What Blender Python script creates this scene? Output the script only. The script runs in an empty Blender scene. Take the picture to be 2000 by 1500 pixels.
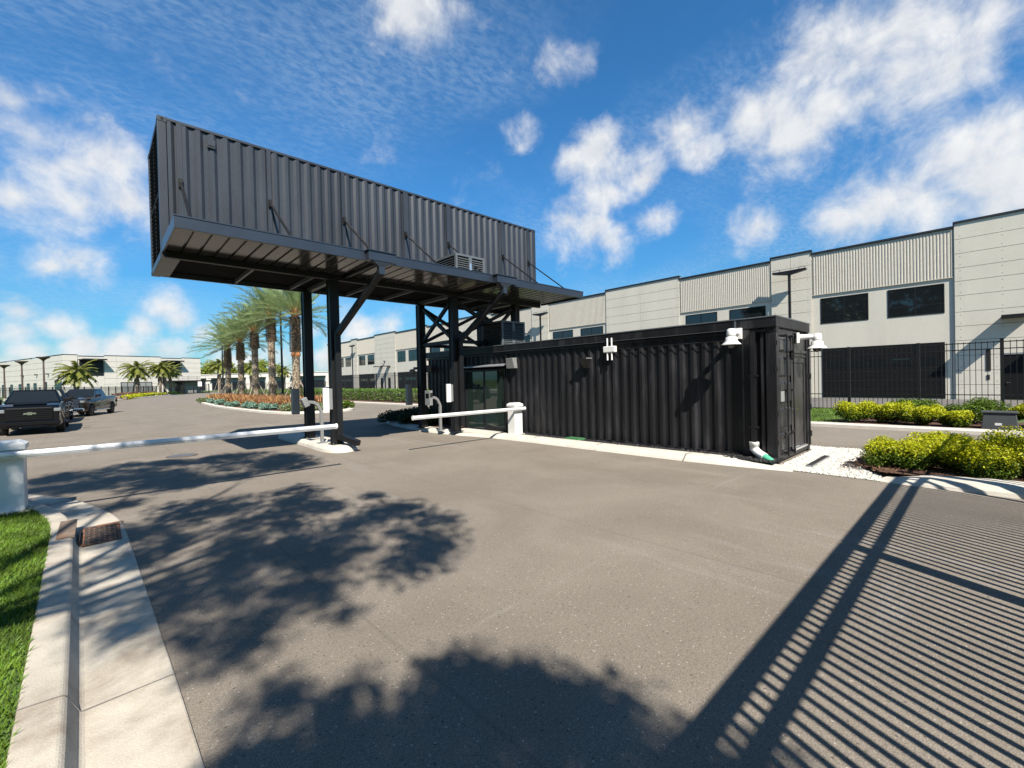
import bpy, math, random
import numpy as np
from mathutils import Vector, Matrix
rnd = random.Random(7); nr = np.random.default_rng(11)
S = bpy.context.scene; COL = S.collection

# ------------------------------------------------------------------ camera
F_ = Vector((0.683604, 0.729774, -0.010716)); R_ = Vector((0.729443, -0.683638, -0.023471)); U_ = Vector((0.024455, -0.008228, 0.999667))
cd = bpy.data.cameras.new('camera'); cam = bpy.data.objects.new('camera', cd); COL.objects.link(cam)
cd.sensor_width = 36; cd.lens = 36*865.403/2000; cd.clip_start = .05; cd.clip_end = 4000
m = Matrix((R_, U_, -F_)).transposed().to_4x4(); m.translation = (0, 0, 1.913); cam.matrix_world = m
S.camera = cam
# ------------------------------------------------------------------ sun, sky, exposure
K = (.42, .925)                                   # shadow shift per metre of height
SUN = Vector((-K[0], -K[1], 1)).normalized(); EL = math.asin(SUN.z)
sd = bpy.data.lights.new('sun', 'SUN'); so = bpy.data.objects.new('sun', sd); COL.objects.link(so)
sd.energy = 5.0; sd.angle = math.radians(.53); sd.color = (1, .92, .80)
so.rotation_euler = SUN.to_track_quat('Z', 'Y').to_euler()
S.view_settings.view_transform = 'Standard'; S.view_settings.look = 'None'; S.view_settings.exposure = .95; S.view_settings.gamma = 1
W = bpy.data.worlds.new("World"); S.world = W; W.use_nodes = True
CLOUDS = [(-0.06, 0.928, 0.367, 0.044), (-0.036, 0.944, 0.329, 0.059), (0.009, 0.932, 0.362, 0.05), (0.038, 0.954, 0.298, 0.05), (-0.016, 0.958, 0.286, 0.052), (-0.079, 0.956, 0.284, 0.037), (-0.077, 0.914, 0.397, 0.023), (-0.018, 0.98, 0.199, 0.038), (-0.044, 0.981, 0.191, 0.018), (0.405, 0.667, 0.625, 0.061), (0.436, 0.634, 0.639, 0.043), (0.381, 0.694, 0.611, 0.028), (0.62, 0.539, 0.57, 0.037), (0.663, 0.485, 0.571, 0.039), (0.619, 0.614, 0.49, 0.039), (0.63, 0.626, 0.459, 0.024), (0.728, 0.525, 0.442, 0.059), (0.767, 0.492, 0.412, 0.074), (0.795, 0.464, 0.39, 0.055), (0.768, 0.518, 0.375, 0.051), (0.705, 0.558, 0.437, 0.039), (0.763, 0.567, 0.309, 0.074), (0.793, 0.537, 0.286, 0.053), (0.731, 0.596, 0.332, 0.047), (0.828, 0.462, 0.317, 0.045), (0.809, 0.37, 0.456, 0.051), (0.833, 0.358, 0.422, 0.052), (0.818, 0.332, 0.47, 0.036), (0.85, 0.275, 0.449, 0.053), (0.881, 0.228, 0.413, 0.057), (0.886, 0.17, 0.432, 0.05), (0.847, 0.257, 0.466, 0.043), (0.851, 0.176, 0.494, 0.048), (0.863, 0.126, 0.489, 0.073), (0.87, 0.068, 0.489, 0.08), (0.874, 0.032, 0.484, 0.07), (0.894, 0.082, 0.441, 0.068), (0.894, 0.125, 0.431, 0.048), (0.902, 0.028, 0.431, 0.05), (0.949, 0.009, 0.316, 0.051), (0.941, -0.021, 0.338, 0.055), (0.958, 0.026, 0.287, 0.052), (0.962, -0.021, 0.272, 0.063), (0.961, 0.066, 0.269, 0.047), (0.955, 0.116, 0.275, 0.049), (0.966, 0.038, 0.254, 0.06), (0.974, -0.01, 0.226, 0.057), (0.951, 0.164, 0.262, 0.034), (0.917, 0.291, 0.275, 0.03), (0.089, 0.986, 0.141, 0.038), (0.111, 0.987, 0.12, 0.035), (0.061, 0.993, 0.104, 0.03), (-0.081, 0.99, 0.118, 0.027), (-0.087, 0.992, 0.087, 0.031), (-0.044, 0.994, 0.098, 0.033), (-0.072, 0.996, 0.057, 0.032), (-0.016, 0.998, 0.067, 0.035), (0.034, 0.997, 0.068, 0.044), (0.095, 0.994, 0.061, 0.04), (0.148, 0.984, 0.099, 0.033), (0.407, 0.906, 0.117, 0.046), (0.445, 0.893, 0.063, 0.063), (0.37, 0.927, 0.063, 0.051), (0.463, 0.877, 0.128, 0.042), (-0.094, 0.995, 0.033, 0.032), (0.203, 0.979, 0.033, 0.072), (0.279, 0.96, 0.022, 0.077), (0.352, 0.935, 0.052, 0.05), (0.315, 0.943, 0.104, 0.029)]

class NT:
    """small node-tree helper"""
    def __init__(s, tree): s.t = tree; s.n = tree.nodes; s.l = tree.links
    def node(s, typ, **kw):
        n = s.n.new(typ); ins = kw.pop('ins', {})
        for k, v in kw.items(): setattr(n, k, v)
        for k, v in ins.items(): s.put(n.inputs[k], v)
        return n
    def put(s, sock, v):
        if isinstance(v, bpy.types.NodeSocket): s.l.new(v, sock)
        else: sock.default_value = v
    def math(s, op, a, b=0., c=None, clamp=False):
        n = s.n.new('ShaderNodeMath'); n.operation = op; n.use_clamp = clamp
        s.put(n.inputs[0], a); s.put(n.inputs[1], b)
        if c is not None: s.put(n.inputs[2], c)
        return n.outputs[0]
    def vmath(s, op, a, b=None, scale=None):
        n = s.n.new('ShaderNodeVectorMath'); n.operation = op; s.put(n.inputs[0], a)
        if b is not None: s.put(n.inputs[1], b)
        if scale is not None: s.put(n.inputs['Scale'], scale)
        return n.outputs['Value'] if op in ('DISTANCE', 'LENGTH', 'DOT_PRODUCT') else n.outputs['Vector']
    def noise(s, vec, scale, detail=4, rough=.5, dist=0., color=False):
        n = s.node('ShaderNodeTexNoise', ins={'Vector': vec, 'Scale': scale, 'Detail': detail, 'Roughness': rough, 'Distortion': dist})
        return n.outputs['Color' if color else 'Fac']
    def mapr(s, v, a, b, c=0., d=1., smooth=True):
        n = s.node('ShaderNodeMapRange', ins={'Value': v, 'From Min': a, 'From Max': b, 'To Min': c, 'To Max': d})
        if smooth: n.interpolation_type = 'SMOOTHSTEP'
        return n.outputs[0]
    def mix(s, f, a, b, blend='MIX'):
        n = s.node('ShaderNodeMix', data_type='RGBA', blend_type=blend)
        s.put(n.inputs[0], f); s.put(n.inputs[6], a); s.put(n.inputs[7], b)
        return n.outputs[2]

def c4(c): return (*c, 1.)
w = NT(W.node_tree); bg = W.node_tree.nodes['Background']; bg.inputs['Strength'].default_value = .06
sky = w.node('ShaderNodeTexSky', sky_type='NISHITA', sun_disc=False, sun_elevation=EL, sun_rotation=math.atan2(SUN.x, SUN.y) % (2*math.pi), altitude=0, air_density=1.0, dust_density=.6, ozone_density=2.2)
D = w.node('ShaderNodeTexCoord').outputs['Generated']
sq = w.vmath('MULTIPLY', D, (1, 1, 1.25))
lob = None
for x, y, z, r in CLOUDS:
    ds = w.vmath('DISTANCE', sq, (x, y, z*1.25))
    v = w.mapr(ds, 0., r*(2.85 if x > .86 else 2.2 if x > .84 else 1.75 if (x > .7 and z > .3) else 2.5 if (x < .05 and z > .28) else 2.05), .62 if (r < .045 and z > .45 and x > .4) else 1., 0., smooth=False)
    lob = v if lob is None else w.math('SMOOTH_MAX', lob, v, .12)
nz = w.noise(D, 12, 10, .6, .2)
nzo = w.noise(w.vmath('ADD', D, (-.010, -.018, .022)), 12, 6, .6, .2)
den = w.math('ADD', lob, w.math('MULTIPLY', w.math('SUBTRACT', nz, .5), 1.75))
mask = w.mapr(den, .24, 1.08)
sx = w.node('ShaderNodeSeparateXYZ', ins={0: D})
inv = w.math('DIVIDE', 1., w.math('ADD', w.math('MAXIMUM', sx.outputs[2], 0.), .12))
P = w.vmath('SCALE', D, scale=inv)
rip = w.noise(w.node('ShaderNodeMapping', ins={0: P, 'Rotation': (0, 0, .5), 'Scale': (1, 1.7, 1)}).outputs[0], 34, 4, .6, .25)
veil = w.noise(P, 1.3, 4, .55, .3)
va = w.math('MULTIPLY', w.mapr(veil, .36, .66), w.mapr(rip, .30, .72, .05, .25))
# brightness of the cumulus: towards the sun side brighter, thick undersides greyer
lit = w.math('ADD', .66, w.math('MULTIPLY', w.math('SUBTRACT', nz, nzo), 1.5))
lit = w.math('SUBTRACT', lit, w.math('MULTIPLY', w.mapr(den, .8, 1.6), .22), clamp=True)
ccol = w.mix(lit, (5.0, 5.4, 6.1, 1), (8.3, 8.3, 8.25, 1))
skyc = w.mix(1., sky.outputs[0], w.mix(w.mapr(sx.outputs[2], .60, .92), w.mix(w.mapr(sx.outputs[2], .0, .42), (.34, .80, 1.0, 1), (.42, 1.08, 1.5, 1)), (.30, .50, .62, 1)), 'MULTIPLY')
c1 = w.mix(va, skyc, (4.9, 6.3, 7.8, 1))
c2 = w.mix(w.math('MULTIPLY', mask, .96), c1, ccol)
w.l.new(c2, bg.inputs['Color'])

# ------------------------------------------------------------------ materials
def mat(name, col, rough=.6, metal=0., spec=.5, var=.0, vscale=4., speck=0., sscale=200., bump=0., bscale=60., coat=0., stretch=None, island=0., trans=0., dark=None, dscale=.6, dthr=(.55, .7)):
    M = bpy.data.materials.new(name); M.use_nodes = True; t = NT(M.node_tree); b = M.node_tree.nodes['Principled BSDF']
    b.inputs['Roughness'].default_value = rough; b.inputs['Metallic'].default_value = metal; b.inputs['Specular IOR Level'].default_value = spec
    b.inputs['Coat Weight'].default_value = coat
    co = t.node('ShaderNodeTexCoord').outputs['Object']
    if stretch: co = t.node('ShaderNodeMapping', ins={0: co, 'Scale': stretch}).outputs[0]
    c = c4(col)
    if var:
        f = t.noise(co, vscale, 5, .6); c = t.mix(t.mapr(f, .3, .7), c4([x*(1-var) for x in col]), c4([min(1, x*(1+var)) for x in col]))
    if speck:
        f = t.noise(co, sscale, 2, .6); c = t.mix(1., c, t.mix(t.mapr(f, .3, .7), c4([1-speck]*3), c4([1+speck]*3)), 'MULTIPLY')
    if dark:
        f = t.noise(co, dscale, 6, .65, .4); c = t.mix(t.mapr(f, *dthr), c, c4(dark))
    if island:
        r = t.node('ShaderNodeNewGeometry').outputs['Random Per Island']
        h = t.node('ShaderNodeHueSaturation', ins={'Hue': t.mapr(r, 0, 1, .5-island*.025, .5+island*.04, False), 'Value': t.mapr(r, 0, 1, 1-island*.7, 1+island*.6, False), 'Color': c})
        c = h.outputs[0]
    t.put(b.inputs['Base Color'], c)
    if trans:
        b.inputs['Transmission Weight'].default_value = 0
        tr = t.node('ShaderNodeBsdfTranslucent'); t.put(tr.inputs[0], c)
        mx = t.node('ShaderNodeMixShader', ins={0: trans, 1: b.outputs[0], 2: tr.outputs[0]})
        t.l.new(mx.outputs[0], M.node_tree.nodes['Material Output'].inputs[0])
    if bump:
        f = t.noise(co, bscale, 4, .6); bn = t.node('ShaderNodeBump', ins={'Strength': bump, 'Distance': .02, 'Height': f}); t.l.new(bn.outputs[0], b.inputs['Normal'])
    return M

def asphalt_mat():
    M = bpy.data.materials.new('asphalt'); M.use_nodes = True; t = NT(M.node_tree); b = M.node_tree.nodes['Principled BSDF']
    co = t.node('ShaderNodeTexCoord').outputs['Object']
    base = t.mix(t.mapr(t.noise(co, .55, 6, .62, .5), .3, .7), (.174, .152, .128, 1), (.214, .189, .160, 1))
    st = t.node('ShaderNodeMapping', ins={0: co, 'Rotation': (0, 0, .12), 'Scale': (1.6, .16, 1)}).outputs[0]
    base = t.mix(t.mapr(t.noise(st, 1.3, 7, .68, .3), .55, .70, 0, .5), base, (.25, .232, .212, 1))            # pale scuffs along the lane
    st2 = t.node('ShaderNodeMapping', ins={0: co, 'Rotation': (0, 0, -.9), 'Scale': (.25, 2.2, 1)}).outputs[0]
    base = t.mix(t.mapr(t.noise(st2, .9, 7, .68, .3), .58, .70, 0, .42), base, (.26, .245, .225, 1))
    base = t.mix(t.mapr(t.noise(co, .9, 5, .6, 1.), .62, .78, 0, .35), base, (.10, .092, .084, 1))                # dark stains
    g = t.noise(co, 130, 3, .7)
    base = t.mix(1., base, t.mix(t.mapr(g, .3, .72), (.60, .60, .60, 1), (1.42, 1.42, 1.42, 1)), 'MULTIPLY')
    g2 = t.noise(co, 42, 3, .75)
    base = t.mix(1., base, t.mix(t.mapr(g2, .32, .70), (.86, .86, .86, 1), (1.14, 1.14, 1.14, 1)), 'MULTIPLY')
    vo = t.node('ShaderNodeTexVoronoi', ins={'Vector': co, 'Scale': 30.})
    vs = t.node('ShaderNodeSeparateXYZ', ins={0: vo.outputs['Color']})
    sp = t.math('MULTIPLY', t.mapr(vo.outputs['Distance'], .14, .24, 1, 0), t.mapr(vs.outputs[0], .62, .75, 0, 1))
    base = t.mix(t.math('MULTIPLY', sp, .75), base, (.40, .37, .33, 1))                                            # pale aggregate
    sp2 = t.math('MULTIPLY', t.mapr(vo.outputs['Distance'], .16, .30, 1, 0), t.mapr(vs.outputs[1], .72, .82, 0, 1))
    base = t.mix(t.math('MULTIPLY', sp2, .7), base, (.06, .055, .05, 1))
    seam = t.node('ShaderNodeTexWave', wave_type='BANDS', bands_direction='X', ins={'Vector': co, 'Scale': .103, 'Distortion': .35, 'Detail': 3., 'Detail Scale': 1.2})
    base = t.mix(t.mapr(seam.outputs['Fac'], .9994, 1., 0, .3), base, (.11, .10, .09, 1))                      # paving lane seams
    vo2 = t.node('ShaderNodeTexVoronoi', ins={'Vector': co, 'Scale': 1.15})
    base = t.mix(t.mapr(vo2.outputs['Distance'], .015, .03, .85, 0), base, (.03, .03, .03, 1))                    # oil drops
    t.put(b.inputs['Base Color'], base); b.inputs['Roughness'].default_value = .85; b.inputs['Specular IOR Level'].default_value = .12
    bn = t.node('ShaderNodeBump', ins={'Strength': .35, 'Distance': .010, 'Height': t.noise(co, 110, 4, .7)}); t.l.new(bn.outputs[0], b.inputs['Normal'])
    return M

A = {}
A['asphalt'] = asphalt_mat()
A['asphalt2'] = mat('asphalt_pale', (.12, .112, .108), .85, var=.12, vscale=.3, speck=.2, sscale=60)
A['conc'] = mat('concrete', (.43, .395, .335), .85, var=.10, vscale=2.2, speck=.10, sscale=150, bump=.25, bscale=90, dark=(.25, .21, .165), dscale=1.9, dthr=(.44, .74))
A['concw'] = mat('concrete_white', (.50, .475, .425), .85, var=.07, vscale=2, speck=.08, sscale=120, bump=.2, dark=(.42, .39, .34), dscale=1.6, dthr=(.62, .8))
A['stain'] = mat('stained_concrete', (.15,.115,.09), .9, var=.3, vscale=9, dark=(.26,.14,.07), dscale=4, dthr=(.5,.7))
A['rust'] = mat('rust_stain', (.20, .075, .03), .9, var=.4, vscale=14, dark=(.10, .07, .06), dscale=7, dthr=(.4, .6))
A['iron'] = mat('cast_iron', (.10, .075, .06), .75, var=.4, vscale=20, dark=(.20, .09, .045), dscale=9, dthr=(.5, .65))
A['louv'] = mat('dark_louvre_paint', (.018,.018,.021), .75, spec=.1)
A['wornblk'] = mat('worn_black_paint', (.020,.020,.022), .30, spec=.5, var=.35, vscale=3, stretch=(1,1,.3), bump=.08, bscale=18, dark=(.042,.042,.044), dscale=2.6, dthr=(.45,.72))
A['arm'] = mat('brushed_arm_paint', (.62,.64,.67), .32, metal=.25)
A['iron2'] = mat('worn_iron_lid', (.14,.135,.13), .5, metal=.4, var=.2, vscale=10)
A['pit'] = mat('dark_pit', (.006, .006, .006), .9)
A['char'] = mat('charcoal_paint', (.026, .030, .038), .36, spec=.5, var=.24, vscale=1.3, speck=.05, sscale=30, stretch=(1, 1, .25), bump=.05, bscale=30)
A['black'] = mat('black_paint', (.009, .009, .011), .42, spec=.32, var=.3, vscale=2.2, stretch=(1, 1, .18), bump=.04, bscale=24, dark=(.030, .030, .034), dscale=3.2, dthr=(.48, .72))
A['steel'] = mat('black_steel', (.008, .0085, .010), .48, spec=.3, var=.15, vscale=3)
A['fascia'] = mat('blue_grey_metal', (.018, .024, .036), .32, spec=.6, var=.10, vscale=1.5)
A['soffit'] = mat('soffit_deck', (.045, .043, .042), .16, metal=.2, spec=.38, var=.08, vscale=2)
A['darkroof'] = mat('floor_underside', (.005, .005, .006), .9, spec=.08)
A['white'] = mat('white_paint', (.68, .68, .67), .35, var=.03, vscale=3)
A['alu'] = mat('bare_aluminium', (.72, .74, .77), .28, metal=.85, var=.05, vscale=4)
A['grey'] = mat('grey_box_paint', (.20, .205, .205), .5, var=.06)
A['lgrey'] = mat('light_grey_metal', (.24, .245, .25), .4, metal=.3, var=.05)
A['ac'] = mat('grey_louver_paint', (.085, .098, .11), .45, var=.08)
A['glass'] = mat('dark_glass', (.006, .008, .008), .015, spec=.9)
A['doorglass'] = mat('door_glass', (.018, .03, .027), .012, spec=1.0)
A['bglass'] = mat('window_glass', (.010, .012, .014), .03, spec=.9)
A['wall'] = mat('painted_wall', (.535, .505, .435), .85, var=.035, vscale=.8, speck=.03, sscale=20, bump=.06, bscale=40, stretch=(1, 1, .35), dark=(.47, .44, .385), dscale=.5, dthr=(.5, .8))
A['rib'] = mat('ribbed_wall', (.44, .41, .355), .85, var=.06, vscale=6, speck=.10, sscale=30, bump=.2, bscale=25)
A['hole'] = mat('tie_hole', (.14, .13, .125), .9)
A['cap'] = mat('parapet_cap', (.012, .013, .018), .5)
A['door'] = mat('black_door', (.008, .008, .009), .6, spec=.12, var=.1)
A['fence'] = mat('fence_black', (.006, .006, .007), .45)
A['lawn'] = mat('lawn_soil', (.055, .10, .018), .95, var=.35, vscale=3, speck=.3, sscale=60)
A['blade'] = mat('grass_blade', (.115, .19, .02), .55, spec=.3, var=.4, vscale=1.6, island=.45, trans=.3)
A['mulch'] = mat('mulch', (.085, .042, .026), .95, var=.5, vscale=18, speck=.5, sscale=60, bump=.9, bscale=40)
A['chip'] = mat('mulch_chip', (.12, .058, .035), .9, island=.8)
A['gravw'] = mat('white_gravel_bed', (.40, .385, .35), .9, speck=.4, sscale=60, bump=.7, bscale=50)
A['stonew'] = mat('white_stone', (.56, .545, .51), .8, island=.25)
A['gravb'] = mat('black_gravel_bed', (.012, .012, .013), .6, bump=.8, bscale=50)
A['stoneb'] = mat('black_stone', (.022, .022, .024), .65, spec=.2, island=.5)
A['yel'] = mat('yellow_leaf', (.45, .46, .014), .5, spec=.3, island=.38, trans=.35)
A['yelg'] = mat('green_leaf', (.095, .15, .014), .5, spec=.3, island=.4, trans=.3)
A['hedge'] = mat('hedge_leaf', (.10, .17, .028), .5, spec=.4, island=.6, trans=.25)
A['juni'] = mat('juniper_leaf', (.030, .065, .022), .6, island=.5, trans=.2)
A['bluej'] = mat('blue_juniper_leaf', (.16, .28, .21), .6, island=.5, trans=.2)
A['olive'] = mat('olive_shrub_leaf', (.16, .19, .08), .6, island=.5, trans=.2)
A['redgr'] = mat('copper_grass_leaf', (.32, .15, .065), .6, island=.7, trans=.25)
A['frond'] = mat('date_frond', (.28, .36, .165), .5, spec=.4, island=.45, trans=.3)
A['petiole'] = mat('frond_petiole', (.36, .20, .085), .6, island=.4)
A['boot'] = mat('palm_boot', (.17, .125, .085), .9, island=.6)
A['bootl'] = mat('palm_cut', (.50, .43, .34), .9, island=.3)
A['orange'] = mat('palm_fresh_cut', (.42, .17, .06), .8)
A['fan'] = mat('fan_frond', (.20, .205, .04), .5, island=.85, trans=.35)
A['bark'] = mat('grey_bark', (.17, .13, .095), .9, var=.3, vscale=8, bump=.5)
A['tree'] = mat('tree_leaf', (.045, .085, .018), .5, island=.6, trans=.2)
A['treey'] = mat('yellow_green_leaf', (.21, .24, .025), .5, island=.6, trans=.3)
A['pine'] = mat('pine_needle', (.05, .085, .04), .6, island=.5)
A['timber'] = mat('brace_timber', (.25, .215, .17), .8, var=.2, vscale=8)
A['carblk'] = mat('car_black', (.003, .0035, .005), .07, spec=.18, coat=.3)
A['carblu'] = mat('car_dark_blue', (.005, .006, .010), .08, spec=.2, coat=.35)
A['cargrey'] = mat('car_grey', (.012, .015, .018), .1, spec=.3, coat=.5)
A['carwht'] = mat('car_white', (.75, .75, .74), .2, coat=1.)
A['carglass'] = mat('car_glass', (.010, .014, .019), .03, spec=.45)
A['trim'] = mat('car_trim', (.005, .005, .006), .5, spec=.15)
A['chrome'] = mat('chrome', (.75, .75, .77), .12, metal=1.)
A['lamp'] = mat('lamp_lens', (.30, .32, .34), .08, metal=.5, spec=.9)
A['tyre'] = mat('tyre', (.012, .012, .012), .8)
A['rim'] = mat('rim', (.05, .05, .055), .3, metal=.7)
A['brown'] = mat('bronze_pole', (.075, .045, .038), .5)
A['pvc'] = mat('white_pvc', (.80, .80, .77), .35)
A['green'] = mat('green_plastic', (.09, .42, .26), .5)
A['vgreen'] = mat('green_valve_lid', (.045, .15, .06), .5)
A['plate'] = mat('metal_plate', (.42, .43, .43), .35, metal=.5)
A['tin'] = mat('galvanised', (.42, .44, .48), .45, metal=.6, var=.15, vscale=6)
A['smoke'] = mat('dome_glass', (.05, .05, .055), .05, spec=.9)
A['wall2'] = mat('pale_panel_wall', (.45,.43,.395), .85, var=.035, vscale=.8)
A['dgrey'] = mat('dark_grey_box', (.045,.05,.053), .5, var=.06)
A['chain'] = mat('far_wall', (.50, .475, .44), .85, var=.03)
A['redwood'] = mat('low_hedge_brown', (.11, .06, .04), .8, island=.6)

# ------------------------------------------------------------------ mesh helpers
OFF = {}
class M:
    def __init__(s): s.v = []; s.f = []; s.mi = []; s.sm = []
    def add(s, vs, fs, m=0, smooth=False):
        n = len(s.v); s.v += [tuple(v) for v in vs]
        for f in fs: s.f.append([n+i for i in f]); s.mi.append(m); s.sm.append(smooth)
        return s
    def box(s, x0, y0, z0, x1, y1, z1, m=0):
        x0, x1 = sorted((x0, x1)); y0, y1 = sorted((y0, y1)); z0, z1 = sorted((z0, z1))
        return s.add([(x0,y0,z0),(x1,y0,z0),(x1,y1,z0),(x0,y1,z0),(x0,y0,z1),(x1,y0,z1),(x1,y1,z1),(x0,y1,z1)],
              [(0,3,2,1),(4,5,6,7),(0,1,5,4),(1,2,6,5),(2,3,7,6),(3,0,4,7)], m)
    def obox(s, c, ax, ay, az, m=0):
        c = Vector(c); ax, ay, az = Vector(ax), Vector(ay), Vector(az)
        P = [c+i*ax+j*ay+k*az for k in (-1,1) for (i,j) in ((-1,-1),(1,-1),(1,1),(-1,1))]
        return s.add(P, [(0,3,2,1),(4,5,6,7),(0,1,5,4),(1,2,6,5),(2,3,7,6),(3,0,4,7)], m)
    def bar(s, p, q, w, h, m=0, up=(0,0,1)):
        p, q = Vector(p), Vector(q); d = q-p; a = d.cross(Vector(up))
        if a.length < 1e-5: a = d.cross(Vector((1,0,0)))
        a.normalize(); b = a.cross(d).normalized()
        return s.obox((p+q)/2, d/2, a*(w/2), b*(h/2), m)
    def cyl(s, p, q, r, n=12, r2=None, m=0, caps=True, smooth=True):
        p, q = Vector(p), Vector(q); r2 = r if r2 is None else r2; d = (q-p).normalized()
        a = d.cross(Vector((0,0,1)));  a = d.cross(Vector((1,0,0))) if a.length < 1e-4 else a
        a.normalize(); b = d.cross(a)
        P = []
        for c, rr in ((p, r), (q, r2)):
            P += [c+(a*math.cos(2*math.pi*i/n)+b*math.sin(2*math.pi*i/n))*rr for i in range(n)]
        s.add(P, [(i, (i+1)%n, n+(i+1)%n, n+i) for i in range(n)], m, smooth)
        if caps: s.add(P[:n], [list(range(n))[::-1]], m); s.add(P[n:], [list(range(n))], m)
        return s
    def tube(s, pts, r, n=8, m=0):
        for a, b in zip(pts, pts[1:]): s.cyl(a, b, r, n, m=m)
        return s
    def lathe(s, c, prof, n=20, m=0, axis='z'):
        c = Vector(c); P = []
        for r, z in prof:
            for i in range(n):
                a = 2*math.pi*i/n
                P.append(c+(Vector((r*math.cos(a), r*math.sin(a), z)) if axis == 'z' else Vector((r*math.cos(a), z, r*math.sin(a))) if axis == 'y' else Vector((z, r*math.cos(a), r*math.sin(a)))))
        k = len(prof)
        s.add(P, [(j*n+i, j*n+(i+1)%n, (j+1)*n+(i+1)%n, (j+1)*n+i) for j in range(k-1) for i in range(n)], m, True)
        s.add(P[:n], [list(range(n))[::-1]], m); s.add(P[-n:], [list(range(n))], m)
        return s
    def prism(s, pts, z0, z1, m=0, side=None):
        n = len(pts); P = [(x,y,z0) for x,y in pts]+[(x,y,z1) for x,y in pts]
        s.add(P, [list(range(n,2*n))], m); s.add(P, [(i,(i+1)%n,n+(i+1)%n,n+i) for i in range(n)], m if side is None else side)
        return s
    def build(s, name, mats, parent=None, bevel=0, seg=2):
        if not isinstance(mats, (list, tuple)): mats = [mats]
        me = bpy.data.meshes.new(name); off = Vector(OFF.get(parent.name, (0,0,0))) if parent else Vector((0,0,0))
        me.from_pydata([Vector(v)-off for v in s.v], [], s.f)
        for a in mats: me.materials.append(A[a] if isinstance(a, str) else a)
        me.polygons.foreach_set('material_index', s.mi); me.polygons.foreach_set('use_smooth', s.sm); me.update()
        o = bpy.data.objects.new(name, me); COL.objects.link(o)
        if parent: o.parent = parent; OFF[o.name] = tuple(off)
        if bevel:
            b = o.modifiers.new('bevel', 'BEVEL'); b.width = bevel; b.segments = seg; b.limit_method = 'ANGLE'; b.angle_limit = .6
        return o
def npmesh(name, V, mats, parent=None, mi=None):
    """V: (N,4,3) quads"""
    V = np.asarray(V, dtype=np.float32); n = len(V); off = np.array(OFF.get(parent.name, (0,0,0)) if parent else (0,0,0), dtype=np.float32)
    me = bpy.data.meshes.new(name); me.vertices.add(4*n); me.vertices.foreach_set('co', (V.reshape(-1,3)-off).ravel())
    me.loops.add(4*n); me.loops.foreach_set('vertex_index', np.arange(4*n, dtype=np.int32))
    me.polygons.add(n); me.polygons.foreach_set('loop_start', np.arange(0, 4*n, 4, dtype=np.int32))
    for a in (mats if isinstance(mats, (list, tuple)) else [mats]): me.materials.append(A[a])
    if mi is not None: me.polygons.foreach_set('material_index', np.asarray(mi, dtype=np.int32))
    me.update(); me.validate()
    o = bpy.data.objects.new(name, me); COL.objects.link(o)
    if parent: o.parent = parent; OFF[o.name] = tuple(off)
    return o
def tag(o, label, cat, group=None, kind=None):
    o['label'] = label; o['category'] = cat
    if group: o['group'] = group
    if kind: o['kind'] = kind
    return o
def root(name, loc, label, cat, group=None):
    o = bpy.data.objects.new(name, None); COL.objects.link(o); o.location = loc; o.empty_display_size = .2; OFF[o.name] = tuple(loc)
    return tag(o, label, cat, group)
def struct(o, kind='structure'): o['kind'] = kind; return o
def sheet(name, pts, z, m, holes=None): return struct(M().add([(x,y,z) for x,y in pts], [list(range(len(pts)))]).build(name, m))
def copy_tree(o, parent=None):
    c = o.copy(); COL.objects.link(c)
    if parent: c.parent = parent
    for ch in [x for x in bpy.data.objects if x.parent == o]: copy_tree(ch, c)
    return c
def leaves(C, size, asp=.45, up=0., r=nr):
    """rhombic leaves around centres C, random directions"""
    C = np.asarray(C); n = len(C); a = r.normal(size=(n,3)); a[:,2] = a[:,2]*.7+up; a /= np.linalg.norm(a,axis=1)[:,None]
    b = r.normal(size=(n,3)); b -= (b*a).sum(1)[:,None]*a; b /= np.linalg.norm(b,axis=1)[:,None]
    s = (size*r.uniform(.6,1.3,n))[:,None]
    return np.stack([C-a*s, C+b*s*asp, C+a*s, C-b*s*asp], 1)
def inpoly(x, y, P):
    c = False; n = len(P)
    for i in range(n):
        (x1,y1),(x2,y2) = P[i],P[(i+1)%n]
        if (y1 > y) != (y2 > y) and x < (x2-x1)*(y-y1)/(y2-y1)+x1: c = not c
    return c
def sweep(path, prof, m=0, mb=None, hs=None, base=0.):
    """sweep profile [(offset to the left, z)] along an XY polyline"""
    mb = mb or M(); n = len(path); k = len(prof); P = []
    for i, p in enumerate(path):
        a = Vector(path[max(i-1,0)]); b = Vector(path[min(i+1,n-1)]); d = (b-a).normalized(); nl = Vector((-d.y, d.x))
        h = 1 if hs is None else hs[i]
        for o, z in prof: q = Vector(p)+nl*o; P.append((q.x, q.y, base+(z-base)*h))
    mb.add(P, [(i*k+j, i*k+j+1, (i+1)*k+j+1, (i+1)*k+j) for i in range(n-1) for j in range(k-1)], m)
    return mb
def smooth(path, it=2):
    for _ in range(it):
        q = [path[0]]
        for a, b in zip(path, path[1:]): q += [(a[0]*.75+b[0]*.25, a[1]*.75+b[1]*.25), (a[0]*.25+b[0]*.75, a[1]*.25+b[1]*.75)]
        path = q+[path[-1]]
    return path
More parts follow.
